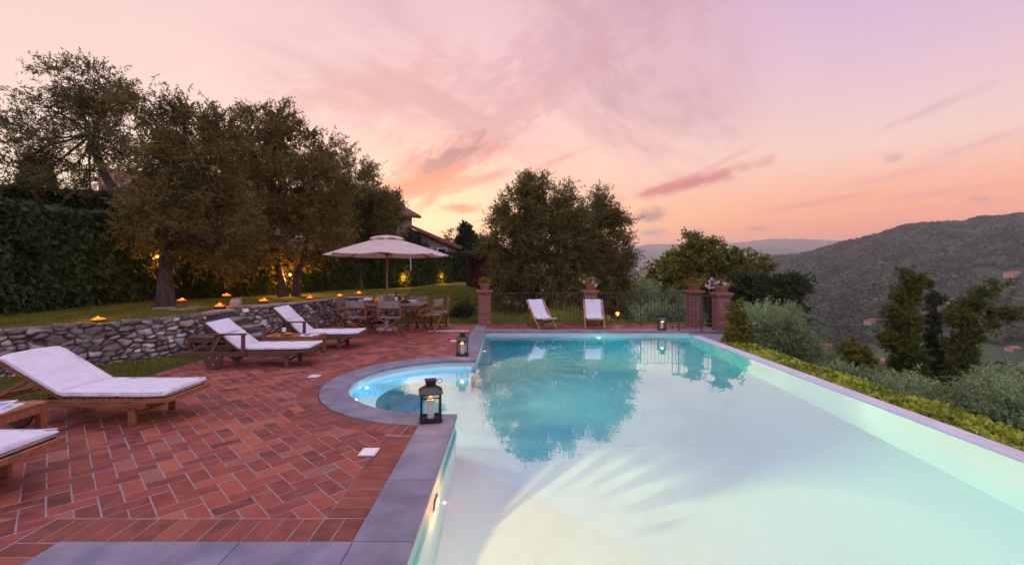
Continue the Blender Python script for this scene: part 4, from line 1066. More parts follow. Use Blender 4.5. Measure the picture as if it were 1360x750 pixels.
# local -y is the way the sitter faces; rz turns it
for x, y, rz, lab in [(-2.86, 11.12, 180, 'folding chair with its pale back to the pool terrace, front and centre of the table'),
                      (-3.62, 11.16, 164, 'folding chair with its back turned at the front left corner of the table'),
                      (-4.24, 12.15, 82, 'folding chair at the left end of the table by the stone wall'),
                      (-2.00, 11.66, 252, 'folding chair at the right end of the table, closer to the pool'),
                      (-1.86, 12.30, 282, 'folding chair set back beyond the right end of the table by the lawn'),
                      (-2.55, 12.62, 0, 'folding chair behind the table, to the right of the parasol pole'),
                      (-3.50, 12.62, 8, 'folding chair behind the table, to the left of the parasol pole')]:
    if proto is None: o = proto = director_chair(0, 0, 0, lab)
    else: o = copy_tree(proto)
    o.location = (x, y, 0); o.rotation_euler.z = R(rz); o['label'] = lab

# parasol
UX, UY = -3.18, 11.9
t_ = thing('parasol', 'large cream octagonal parasol with wooden pole over the dining table', 'parasol', (UX, UY, 0)); t_.rotation_euler.x = -.022
MB().lathe([(.27, 0), (.27, .05), (.24, .07), (.05, .08), (.045, .28), (0, .28)], 24).build('base', 'pale_stone', t_, smooth=True)
MB().tube([(0, 0, .1), (0, 0, 2.42)], .026, 14).build('pole', 'teak', t_, smooth=True)
RU, ZR, ZA = 1.62, 1.955, 2.42
cn = MB(); ns, nr_ = 8, 8
rot8 = R(10)
for th_ in (0, -.004):
    for i in range(nr_ + 1):
        u_ = i / nr_
        for k in range(ns * 6):
            a = rot8 + 2 * PI * k / (ns * 6); f_ = (k % 6) / 6; chord = math.cos(PI / ns) / math.cos(PI / ns - f_ * 2 * PI / ns)
            sag = .055 * math.sin(PI * f_) * u_ ** 1.5; rr_ = (.12 + (RU - .12) * u_) * (chord - .05 * math.sin(PI * f_) * u_)
            z = ZA + (ZR - ZA) * (u_ * .86 + .14 * u_ ** 2) - sag * .55 + th_
            cn.v.append((rr_ * math.cos(a), rr_ * math.sin(a), z))
n_ = ns * 6; kk = (nr_ + 1) * n_
for i in range(nr_):
    for k in range(n_):
        k2 = (k + 1) % n_; cn.f.append((i * n_ + k, (i + 1) * n_ + k, (i + 1) * n_ + k2, i * n_ + k2)); cn.f.append((kk + i * n_ + k, kk + i * n_ + k2, kk + (i + 1) * n_ + k2, kk + (i + 1) * n_ + k))
for k in range(n_): k2 = (k + 1) % n_; cn.f.append((nr_ * n_ + k, kk + nr_ * n_ + k, kk + nr_ * n_ + k2, nr_ * n_ + k2))
cpy = cn.build('canopy', 'parasol', t_, smooth=True); cpy.data.set_sharp_from_angle(angle=.09)
vc = MB()
for i in range(5):
    u_ = i / 4
    for k in range(ns * 4):
        a = rot8 + 2 * PI * k / (ns * 4); f_ = (k % 4) / 4
        vc.v.append(((.02 + .42 * u_) * math.cos(a), (.02 + .42 * u_) * math.sin(a), 2.475 - .07 * u_ - .05 * u_ ** 3 + .04 * math.sin(PI * f_) * u_))
for i in range(4):
    for k in range(ns * 4): k2 = (k + 1) % (ns * 4); vc.f.append((i * 32 + k, (i + 1) * 32 + k, (i + 1) * 32 + k2, i * 32 + k2))
vc.f.append(tuple(range(32))); vc.build('vent_cap', 'parasol', cpy, smooth=True)
MB().lathe([(.03, 2.36), (.026, 2.48), (.016, 2.50), (0, 2.505)], 12).build('finial', 'teak', t_, smooth=True)
for k in range(8):
    a = rot8 + 2 * PI * k / 8; c_, s_ = math.cos(a), math.sin(a)
    rb = MB().beam((.06 * c_, .06 * s_, 2.375), ((RU - .05) * c_, (RU - .05) * s_, ZR - .015), .018, .028).build('rib', 'teak', t_)
    MB().beam((.05 * c_, .05 * s_, 1.98), (.82 * c_, .82 * s_, 2.165), .016, .024).build('strut', 'teak', rb)
MB().lathe([(.05, 1.94), (.055, 1.96), (.055, 2.01), (.03, 2.02)], 12).build('runner', 'teak', t_, smooth=True)
td = MB(); tx_, ty_ = .86, -1.24
td.tube([(tx_, ty_, 2.03), (tx_ + .01, ty_ - .02, 1.9), (tx_ + .03, ty_ - .01, 1.7), (tx_ + .025, ty_, 1.53)], .010, 6); td.build('tie_strap', 'parasol', t_)

# ================================================================== LANTERNS AND CANDLES
def lantern(x, y, rz, lab, sc=1.0):
    t_ = thing('lantern', lab, 'lantern', (x, y, .0125), rz, 'black metal candle lanterns on the coping'); t_.scale = (sc * 1.06, sc * 1.06, sc * .97)
    w2, h0, h1 = .092, .028, .295
    bs = MB(); bs.box((0, 0, .017), (.215, .215, .016))
    for sx in (-1, 1):
        for sy in (-1, 1): bs.box((sx * .085, sy * .085, .0045), (.03, .03, .009))
    bs.build('base', 'iron', t_, bevel=.003)
    for sx in (-1, 1):
        for sy in (-1, 1): MB().box((sx * w2, sy * w2, (h0 + h1) / 2), (.016, .016, h1 - h0 + .004)).build('post', 'iron', t_)
    hd = MB(); lo_ = MB()
    for s in (-1, 1):
        for ax in (0, 1):
            c = (0, s * w2) if ax == 0 else (s * w2, 0); L_ = (2 * w2, .012) if ax == 0 else (.012, 2 * w2)
            lo_.box((*c, h0 + .006), (*L_, .012)); hd.box((*c, h1 + .006), (*L_, .012)); hd.box((*c, h1 - .036), (*L_, .012))
            for g in range(9):                     # slotted band under the roof
                o_ = (g - 4) * .019; cc = (o_, s * w2) if ax == 0 else (s * w2, o_); hd.box((*cc, h1 - .014), ((.009, .012) if ax == 0 else (.012, .009)) + (.036,))
    hd.build('head_band', 'iron', t_); lo_.build('sill_band', 'iron', t_)
    rf = MB(); rf.lathe([(.162, h1 + .012), (.165, h1 + .018), (.072, h1 + .075), (.068, h1 + .075)], 4)
    rf.lathe([(.0, h1 + .0755), (.07, h1 + .0755)], 4); rf.build('roof', 'iron_gloss', t_, bevel=.002)
    ch = MB(); z0 = h1 + .072; r_ = .048
    ch.box((0, 0, z0 + .014), (2 * r_, 2 * r_, .028)); ch.box((0, 0, z0 + .066), (2 * r_ + .018, 2 * r_ + .018, .010)); ch.box((0, 0, z0 + .055), (2 * r_, 2 * r_, .014))
    for s in (-1, 1):
        for g in range(5):
            o_ = (g - 2) * .022; ch.box((o_, s * (r_ - .003), z0 + .038), (.010, .006, .022)); ch.box((s * (r_ - .003), o_, z0 + .038), (.006, .010, .022))
    ch.box((0, 0, z0 + .038), (.05, .05, .02)); ch.build('chimney', 'iron', t_)
    hn = MB(); hn.tube([(.06 + .026 + .026 * math.cos(2 * PI * g / 16), 0, z0 + .052 + .024 * math.sin(2 * PI * g / 16)) for g in range(17)], .0035, 6); hn.build('handle', 'iron', t_, smooth=True)
    for s in (-1, 1):
        for ax in (0, 1):
            c = (0, s * w2, (h0 + h1) / 2 - .02) if ax == 0 else (s * w2, 0, (h0 + h1) / 2 - .02)
            MB().box(c, ((2 * w2 - .016, .003) if ax == 0 else (.003, 2 * w2 - .016)) + (h1 - h0 - .055,)).build('pane', 'glass', t_)
    return t_
def candle(x, y, z, lab, sc=1.0):
    t_ = thing('pillar_candle', lab, 'candle', (x, y, z), 0, 'white pillar candles inside the lanterns'); t_.scale = (sc, sc, sc)
    MB().lathe([(.035, 0), (.036, .004), (.036, .185), (.032, .192), (.024, .184), (0, .180)], 20).build('wax', 'wax', t_, smooth=True)
    MB().tube([(0, 0, .178), (.001, 0, .198)], .0016, 6).build('wick', 'iron', t_)
    fl_ = MB().lathe([(0, .188), (.010, .192), (.016, .206), (.012, .226), (.005, .246), (0, .258)], 12).build('flame', 'candle_flame', t_, smooth=True)
    lamp('candle_glow', (0, 0, .235), 6 * sc * sc, (1, .48, .16), .018, t_)
for px, d, x, rz, sc, lab, lab2 in [(572, 4.86, None, R(12), 1.02, 'large black lantern on the coping corner in front of the pool steps', 'white candle burning in the lantern closest to the camera'),
                                (614, 8.42, -.85, R(6), .98, 'black lantern on the coping beyond the rounded pool steps', 'white candle burning in the lantern beyond the pool steps'),
                                (879, 11.80, None, R(-8), .92, 'small black lantern on the far coping before the railing', 'white candle burning in the lantern at the far end of the pool')]:
    x = (px - 675) / F * d if x is None else x
    lantern(x, d, rz, lab, sc); candle(x, d, .0125 + .0265 * sc, lab2, sc)
def floor_candle(px, py, d, lab):
    p = at(px, py, d); z = float(lawn_h(p.x, p.y)) if p.z > .2 else p.z
    z = max(z, p.z - .03) if abs(z - p.z) > .03 else z
    t_ = thing('garden_candle', lab, 'candle', (p.x, p.y, z), 0, 'flaming garden candles along the retaining walls')
    MB().lathe([(.06, 0), (.075, .008), (.105, .036), (.11, .040), (.098, .040), (.07, .022), (0, .022)], 18).build('dish', 'terracotta', t_, smooth=True)
    MB().lathe([(0, .020), (.092, .026), (.094, .034), (0, .036)], 18).build('wax', 'wax', t_, smooth=True)
    r_ = random.Random(px)
    fm = MB(); k_ = r_.uniform(.88, 1.14); t_.scale = (k_, k_, k_ * r_.uniform(.8, 1.2)); t_.rotation_euler.z = r_.uniform(0, 6)
    for g in range(r_.randint(4, 8)):
        a = r_.uniform(0, 6.28); q_ = r_.uniform(.0, .085) if g else 0; hh = r_.uniform(.022, .04) if g else .06; w_ = r_.uniform(.026, .042)
        fm.lathe([(0, .030), (w_ * .8, .034), (w_ * 1.15, .036 + hh * .35), (w_ * .9, .036 + hh * .75), (0, .036 + hh)], 8, (q_ * math.cos(a), q_ * math.sin(a), 0))
    fm.build('flame', 'flame', t_, smooth=True)
    lamp('candle_glow', (0, 0, .16), 5, (1, .34, .06), .05, t_)
for px, py, d, lab in [(130, 424.5, 7.75, 'flaming candle standing alone on the lawn edge above the stone wall'), (242, 399, 10.9, 'flaming candle on the path beside the olive trunk'), (292, 408, 10.3, 'flaming candle on the top of the stone steps'), (301, 393, 12.6, 'flaming candle furthest back, above the stone steps'),
                       (351, 400, 11.35, 'flaming candle on the wall top just right of the steps'), (412, 396, 12.6, 'flaming candle on the wall top above the steep lounger'), (451.5, 392.5, 13.4, 'flaming candle on the wall top left of the dining chairs'), (476.5, 390, 14.15, 'flaming candle on the wall top closest to the parasol pole')]:
    floor_candle(px, py, d, lab)
# ================================================================== BRICK PILLARS, POTS, RAILINGS
mpb = bpy.data.materials.new('pillar_brick'); mpb.use_nodes = True
q = NT(mpb.node_tree); b = q.n['Principled BSDF']
vec = q.node('ShaderNodeTexCoord').outputs['Object']; x_, y_, z_ = q.sep(vec)
bt = q.node('ShaderNodeTexBrick'); q.put(bt.inputs['Vector'], q.xyz(q.m('ADD', x_, y_), z_, 0.0))
bt.inputs['Scale'].default_value = 1; bt.inputs['Brick Width'].default_value = .235; bt.inputs['Row Height'].default_value = .062; bt.inputs['Mortar Size'].default_value = .007; bt.inputs['Mortar Smooth'].default_value = .3
bt.inputs['Color1'].default_value = (.27, .085, .055, 1); bt.inputs['Color2'].default_value = (.17, .05, .038, 1); bt.inputs['Mortar'].default_value = (.30, .22, .20, 1)
q.put(b.inputs['Base Color'], q.mix(q.m('MULTIPLY', q.smooth(q.noise(vec, 14, 5, .7), .4, .75), .6), bt.outputs[0], (.09, .045, .04))); b.inputs['Roughness'].default_value = .85
bn = q.node('ShaderNodeBump'); bn.inputs['Strength'].default_value = .8; bn.inputs['Distance'].default_value = .006
q.put(bn.inputs['Height'], q.m('ADD', q.m('MULTIPLY', bt.outputs[1], -1.0), q.m('MULTIPLY', q.noise(vec, 40, 4), .5))); q.l.new(bn.outputs[0], b.inputs['Normal'])
M['pillar_brick'] = mpb
def pillar(x, y, h, w_, lab):
    t_ = thing('brick_pillar', lab, 'pillar', (x, y, 0), 0, 'brick pillars of the terrace railing')
    MB().box((0, 0, h / 2 - .06), (w_, w_, h - .12)).build('shaft', 'pillar_brick', t_, bevel=.004)
    MB().box((0, 0, .03), (w_ + .03, w_ + .03, .075)).build('plinth', 'pillar_brick', t_, bevel=.004)
    c = MB(); c.box((0, 0, h - .085), (w_ + .05, w_ + .05, .05)); c.box((0, 0, h - .03), (w_ + .11, w_ + .11, .058)); c.build('cap', 'pillar_brick', t_, bevel=.006)
P_ = [(-.67, 12.96, 'slim brick pillar at the lawn end of the railing, with a red geranium on top'), (2.33, 12.96, 'brick pillar behind the white deck chairs, between two runs of railing'),
      (5.22, 12.80, 'brick pillar at the back corner of the railing, in front of the broad tree'), (5.52, 11.78, 'thick brick pillar at the pool corner beside the green climber')]
for k, (x, y, lab) in enumerate(P_): pillar(x, y, .985, .34 if k < 3 else .33, lab)
def flower_pot(x, y, z, petals, n, lab, r=.15, h=.18, spread=.25, droop=0):
    t_ = thing('flower_pot', lab, 'flower pot', (x, y, z), 0, 'potted flowers on the pillars')
    MB().lathe([(r * .62, 0), (r * .95, h * .78), (r * 1.1, h * .79), (r * 1.12, h), (r, h), (r * .9, h * .85), (0, h * .82)], 22).build('pot', 'terracotta', t_, smooth=True)
    rg = np.random.default_rng(n); k = 220
    a = rg.uniform(0, 6.28, k); q_ = rg.uniform(0, spread, k) ** 1; P = np.stack([q_ * np.cos(a), q_ * np.sin(a), h + rg.uniform(-.02, .16, k) * (1 - q_ / spread * .5)], 1)
    V, Fq = leaves_np(P, rg.normal(size=(k, 3)) + [0, 0, .4], rg.uniform(.04, .075, k), .05, 2); np_mesh('foliage', V, Fq, 'oak', t_)
    Vs, Fs, o_ = [], [], 0
    for g in range(n):
        a = rg.uniform(0, 6.28); q_ = rg.uniform(spread * .35, spread * 1.05) if droop else rg.uniform(0, spread * .8); c = np.array([q_ * math.cos(a) - droop * .08, q_ * math.sin(a), h + rg.uniform(-.06 if droop else .06, .22 - q_ * .4)])
        D = rg.normal(size=(14, 3)); D /= np.linalg.norm(D, axis=1, keepdims=True); V, Fq = leaves_np(np.repeat(c[None], 14, 0) + D * .008, D, .04, .035, g); Vs.append(V); Fs.append(Fq + o_); o_ += len(V)
    np_mesh('blossoms', np.vstack(Vs), np.vstack(Fs), petals, t_)
flower_pot(-.67, 12.96, .985, 'petal_red', 10, 'terracotta pot of red geraniums on the lawn end pillar', .15, .18, .2)
flower_pot(2.36, 12.96, .985, 'petal_white', 16, 'terracotta pot of pink and white flowers on the pillar behind the deck chairs', .17, .20, .27, 1)
flower_pot(5.22, 12.80, .985, 'petal_red', 9, 'terracotta pot of straggling red flowers on the back corner pillar', .19, .18, .30)
flower_pot(5.52, 11.78, .985, 'petal_white', 20, 'terracotta pot of pink and white flowers on the thick pool corner pillar', .19, .18, .28, 1.6)
def railing(p, q_, lab, h=.90, feet=(), loop=False):
    p = Vector(p); q_ = Vector(q_); t_ = thing('iron_railing', lab, 'railing', (p.x, p.y, 0), math.atan2(q_.y - p.y, q_.x - p.x), 'iron railing around the terrace'); L_ = (q_ - p).length
    MB().beam((0, 0, h), (L_, 0, h), .03, .014).build('top_rail', 'fence_iron', t_); MB().beam((0, 0, .10), (L_, 0, .10), .022, .012).build('bottom_rail', 'fence_iron', t_)
    n_ = round(L_ / .098); m_ = MB()
    for k in range(1, n_): m_.tube([(L_ * k / n_, 0, .105), (L_ * k / n_, 0, h - .006)], .0065, 6)
    m_.build('balusters', 'fence_iron', t_, smooth=True)
    for f_ in feet:
        g = MB(); g.beam((f_, 0, 0), (f_, 0, h), .02, .02); g.box((f_, 0, .012), (.09, .09, .018)); g.build('post', 'fence_iron', t_)
    if loop:
        g = MB(); g.tube([(.16, 0, .02), (.16, 0, h - .05), (.15, 0, h - .02), (.12, 0, h + .004), (.04, 0, h + .004), (.01, 0, h - .02), (0, 0, h - .05), (0, 0, .02)], .012, 8); g.build('end_hoop', 'fence_iron', t_, smooth=True)
railing((-.49, 12.93), (2.15, 12.93), 'iron railing between the lawn end pillar and the pillar behind the deck chairs', feet=(1.3,))
railing((2.51, 12.93), (5.04, 12.93), 'iron railing between the deck chairs pillar and the back corner pillar', feet=(1.25,))
railing((5.28, 12.62), (5.49, 11.96), 'short iron railing joining the two pillars at the pool corner')
railing((4.22, 11.70), (5.34, 11.70), 'iron railing with hooped end standing on the far coping at the pool corner', feet=(.17, .75), loop=True)

# ================================================================== DECK CHAIRS
def deck_chair(x, y, rz, lab):
    t_ = thing('deck_chair', lab, 'deck chair', (x, y, 0), rz, 'white canvas deck chairs by the railing'); w2 = .25
    for s in (-1, 1):
        MB().beam((s * w2, .40, .72), (s * w2, -.36, .012), .024, .045, (1, 0, 0)).build('side_rail', 'teak_pale', t_, bevel=.004)
        MB().beam((s * (w2 - .03), -.43, .29), (s * (w2 - .03), .42, .014), .022, .042, (1, 0, 0)).build('leg', 'teak', t_, bevel=.004)
        MB().beam((s * (w2 + .016), .24, .56), (s * (w2 + .016), .36, .05), .018, .034, (1, 0, 0)).build('prop', 'teak', t_)
    for y_, z_, k_, h_ in ((.405, .715, w2, .03), (.36, .06, w2, .02), (-.33, .05, w2, .02), (-.43, .285, w2 - .02, .028)): MB().beam((-k_, y_, z_), (k_, y_, z_), h_, .03).build('crossbar', 'teak', t_)
    sg = MB(); pts = [(.43, .70), (.415, .735), (.39, .735), (.30, .62), (.20, .50), (.10, .39), (.0, .315), (-.1, .275), (-.22, .262), (-.34, .275), (-.43, .302), (-.45, .285), (-.44, .262)]
    wd = w2 - .035
    for th_ in (0, .005):
        for y_, z_ in pts: sg.v += [(-wd, y_, z_ + th_), (0, y_ + .006, z_ + th_ - .006), (wd, y_, z_ + th_)]
    k = 3 * len(pts)
    for i in range(len(pts) - 1):
        for j in (0, 1): a = 3 * i + j; sg.f += [(a, a + 3, a + 4, a + 1), (k + a, k + a + 1, k + a + 4, k + a + 3)]
    for i in range(len(pts) - 1):
        a = 3 * i; sg.f += [(a, k + a, k + a + 3, a + 3), (a + 2, a + 5, k + a + 5, k + a + 2)]
    s_ = sg.build('sling', 'sling', t_, smooth=True)
    for z_, y_ in ((.52, .225), (.285, .02 - .06)):
        for sd_ in (-1, 1): MB().box((sd_ * (w2 - .012), y_ + .005, z_ + .012), (.075, .03, .055)).build('strap', 'sling', s_, bevel=.004)
    return t_
deck_chair(.90, 12.36, R(24), 'white deck chair on the far terrace turned towards the pool corner')
deck_chair(2.33, 12.36, R(-6), 'white deck chair right in front of the middle brick pillar')

# ================================================================== GARDEN LIGHTS
def garden_lamp(p, lab, e, h=.0, r=.032, hang=None, col=(1, .42, .06)):
    t_ = thing('garden_lamp', lab, 'garden lamp', p, 0, 'lit garden lamps')
    MB().lathe([(0, -r), (r * .7, -r * .7), (r, 0), (r * .7, r * .7), (0, r)], 14).build('bulb', 'bulb', t_, smooth=True)
    MB().lathe([(r * .5, r * .8), (r * 1.2, r * .9), (r * .7, r * 2.0), (0, r * 2.2)], 14).build('hood', 'iron', t_, smooth=True)
    if h: 
        MB().tube([(0, r * 1.6, -h), (0, r * 1.6, r * 1.2), (0, 0, r * 2.1)], .010, 8).build('stake', 'iron', t_)
    if hang: MB().tube([(0, 0, r * 2), hang], .006, 6).build('bracket', 'iron', t_)
    lamp('lamp_glow', (0, 0, -r * 1.5), e, col, .04, t_)
p = at(820, 416, 14.2); garden_lamp(p, 'glowing lamp on a stake behind the railing beside the right deck chair', 10, p.z + .1, .06)
p = at(385, 364, 14.72); garden_lamp(p, 'bright lamp fixed between the forked trunks of the second olive', 130, 0, .04, (-.2, .35, .05))
p = at(209, 340, 10.75); garden_lamp(p, 'lamp glowing among the leaves beside the thick olive trunk', 30, 0, .035, (.12, .2, .05))
# uplights at the ivy hedge
def uplight(p, lab, e):
    t_ = thing('uplight', lab, 'garden light', p, 0, 'uplights washing the ivy hedge')
    MB().lathe([(.05, -.06), (.07, .04), (.06, .05), (.05, .03), (0, .03)], 14).build('housing', 'iron', t_, smooth=True)
    MB().lathe([(.048, .032), (0, .045)], 14).build('lens', 'bulb', t_, smooth=True)
    lamp('lamp_glow', (0, -.02, .38), e, (1, .36, .02), .04, t_)

# ================================================================== HEDGES AND IVY
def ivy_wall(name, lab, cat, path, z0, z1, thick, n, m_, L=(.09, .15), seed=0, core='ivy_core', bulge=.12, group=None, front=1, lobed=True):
    """foliage hanging over a solid green body along PATH (list of x, y)"""
    t_ = thing(name, lab, cat, (0, 0, 0), 0, group); rg = np.random.default_rng(seed)
    rs = resample(path, .35); Pn = np.array([p[:2] for p, _ in rs]); S = np.array([s for _, s in rs]); T = np.gradient(Pn, axis=0); T /= np.linalg.norm(T, axis=1, keepdims=True)
    Nn = np.stack([T[:, 1], -T[:, 0]], 1) * front
    z0f = (lambda a, c: z0 + 0 * a) if not callable(z0) else z0
    bd = MB(); o = 0
    for p, n_ in zip(Pn, Nn):
        zb = float(z0f(p[0], p[1])) - .15; w2 = thick / 2 - .03
        bd.v += [(p[0] + n_[0] * w2, p[1] + n_[1] * w2, zb), (p[0] + n_[0] * w2, p[1] + n_[1] * w2, z1 - .08), (p[0] - n_[0] * w2, p[1] - n_[1] * w2, z1 - .08), (p[0] - n_[0] * w2, p[1] - n_[1] * w2, zb)]
    for k in range(len(Pn) - 1):
        for g in range(4): bd.f.append((4 * k + g, 4 * k + (g + 1) % 4, 4 * k + 4 + (g + 1) % 4, 4 * k + 4 + g))
    e_ = 4 * len(Pn) - 4; bd.f += [(0, 1, 2, 3), (e_, e_ + 1, e_ + 2, e_ + 3)]
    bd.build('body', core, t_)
    def face(n, sgn):
        s = rg.uniform(0, S[-1], n); ix = np.interp(s, S, Pn[:, 0]); iy = np.interp(s, S, Pn[:, 1]); nx = np.interp(s, S, Nn[:, 0]) * sgn; ny_ = np.interp(s, S, Nn[:, 1]) * sgn
        zb = z0f(ix, iy); u_ = rg.uniform(0, 1, n); z = zb + u_ * (z1 + .05 - zb)
        off_ = thick / 2 + bulge * (fbm(s * 1.3 + seed, z * 1.6, 3) - .3) + rg.uniform(-.03, .05, n)
        P = np.stack([ix + nx * off_, iy + ny_ * off_, z], 1)
        D = np.stack([nx * .5 + rg.normal(0, .45, n), ny_ * .5 + rg.normal(0, .45, n), -.9 + rg.normal(0, .4, n)], 1)
        return P, D
    def topf(n):
        s = rg.uniform(0, S[-1], n); ix = np.interp(s, S, Pn[:, 0]); iy = np.interp(s, S, Pn[:, 1]); nx = np.interp(s, S, Nn[:, 0]); ny_ = np.interp(s, S, Nn[:, 1]); c = rg.uniform(-.5, .55, n) * thick
        z = z1 - .05 + .16 * (fbm(s * 1.1 + seed * 3, c + 5, 3) - .35) + rg.uniform(-.05, .06, n)
        return np.stack([ix + nx * c, iy + ny_ * c, z], 1), np.stack([nx * .3 + rg.normal(0, .6, n), ny_ * .3 + rg.normal(0, .6, n), rg.normal(.1, .5, n)], 1)
    A = [face(n, 1), face(n // 5, -1), topf(n // 4)]
    P = np.vstack([a[0] for a in A]); D = np.vstack([a[1] for a in A]); k = len(P); Lg = rg.uniform(*L, k)
    if lobed:      # folded five-point leaf: two quads
        D = D / np.linalg.norm(D, axis=1, keepdims=True); S_ = np.cross(D, rg.normal(size=(k, 3)) * .5 + np.array([0, 0, 0])); 
        nrm = np.concatenate([np.repeat(0, 1)])
        S_ = np.cross(D, rg.normal(size=(k, 3))); S_ /= np.linalg.norm(S_, axis=1, keepdims=True); up = np.cross(S_, D)
        l = Lg[:, None]
        V = np.stack([P, P + D * l * .25 + S_ * l * .5 - up * l * .1, P + D * l * .55 + S_ * l * .28, P + D * l, P + D * l * .55 - S_ * l * .28, P + D * l * .25 - S_ * l * .5 - up * l * .1], 1).reshape(-1, 3)
        b6 = np.arange(k)[:, None] * 6; Fq = np.concatenate([b6 + [0, 1, 2, 3], b6 + [0, 3, 4, 5]], 0)
    else: V, Fq = leaves_np(P, D, Lg, Lg * .5, seed)
    np_mesh('foliage', V, Fq, m_, t_)
    return t_
lw = lambda x, y: lawn_h(np.asarray(x, float), np.asarray(y, float)) - .02
ivy_wall('ivy_wall', 'tall wall thickly hung with dark ivy leaves behind the lone garden candle', 'ivy wall', [(-9.75, 2.0), (-9.85, 8.0), (-9.95, 12.5), (-10.4, 14.5)], lw, 2.84, .5, 24000, 'ivy', (.13, .21), 1, group='ivy hedges')
ivy_wall('ivy_hedge', 'long clipped ivy hedge behind the parasol and the lawn', 'hedge', [(-10.0, 12.8), (-9.2, 15.2), (-7.8, 17.4), (-5.6, 20.6), (-3.35, 24.2)], lw, 2.16, .7, 28000, 'ivy', (.10, .18), 2, group='ivy hedges')
ivy_wall('clipped_hedge', 'dark clipped hedge running back beyond the lawn, below the cypress', 'hedge', [(-3.5, 27.2), (-.9, 25.4), (.6, 24.3)], lw, 2.45, .9, 13000, 'dark_leaf', (.09, .15), 3)
ivy_wall('copper_shrub', 'reddish brown clipped shrub beside the big garden olive', 'shrub', [(-1.75, 21.6), (-.4, 21.2)], lw, 2.25, 1.0, 9000, 'red_hedge', (.07, .12), 4, bulge=.3)
ivy_wall('upper_hedge', 'dark upper hedge showing above the ivy wall at the photo edge', 'hedge', [(-22, 12.5), (-17.5, 14.8), (-13.2, 17.2)], 1.0, 4.3, .8, 16000, 'dark_leaf', (.09, .15), 5, bulge=.25)
uplight((-4.78, 20.86, .78), 'uplight at the foot of the ivy hedge, just right of the parasol pole', 48)
uplight((-3.38, 23.10, .78), 'uplight at the far end of the ivy hedge under the parasol edge', 42)
ivy_wall('lime_hedge', 'low yellow green hedge growing along the infinity edge', 'hedge', [(5.30, -.5), (5.30, 5), (5.36, 11.0)], -2.7, -.17, .50, 34000, 'lime_leaf', (.045, .085), 6, bulge=.22, front=1)

# ================================================================== TREES
def crown(lobes, shoots, per, L, Wd, seed, slen=.36, up=.35, core=.42, gap=.0):
    rg = np.random.default_rng(seed); lb = np.array(lobes, float)
    wgt = (lb[:, 3] * lb[:, 4] * lb[:, 5]) ** (.72); wgt /= wgt.sum()
    nc = max(6, shoots // (13 if shoots > 3000 else 7)); li = rg.choice(len(lb), nc, p=wgt); dr = rg.normal(size=(nc, 3)); dr /= np.linalg.norm(dr, axis=1, keepdims=True)
    rad = core + (1 - core) * rg.random(nc) ** .75; rad *= np.where(rg.random(nc) < .14, 1.14, 1)
    cc = lb[li, :3] + dr * lb[li, 3:6] * rad[:, None]
    ci = rg.integers(0, nc, shoots); cs = .10 * lb[li[ci], 3:6].mean(1)[:, None]
    B = cc[ci] + rg.normal(size=(shoots, 3)) * np.maximum(cs, .09)
    D = dr[ci] * .9 + rg.normal(size=(shoots, 3)) * .55; D[:, 2] += up; D /= np.linalg.norm(D, axis=1, keepdims=True)
    sl_ = slen * rg.uniform(.5, 1.5, shoots)
    tt_ = np.linspace(.06, 1, per)
    P = (B[:, None, :] + D[:, None, :] * (tt_[None, :, None] * sl_[:, None, None])); P[..., 2] -= (tt_ ** 2)[None, :] * sl_[:, None] * .22
    LD = D[:, None, :] * .75 + rg.normal(size=(shoots, per, 3)) * .75
    P = P.reshape(-1, 3); LD = LD.reshape(-1, 3); k = len(P)
    return P, LD, rg.uniform(L * .65, L * 1.3, k), rg.uniform(Wd * .7, Wd * 1.25, k), cc
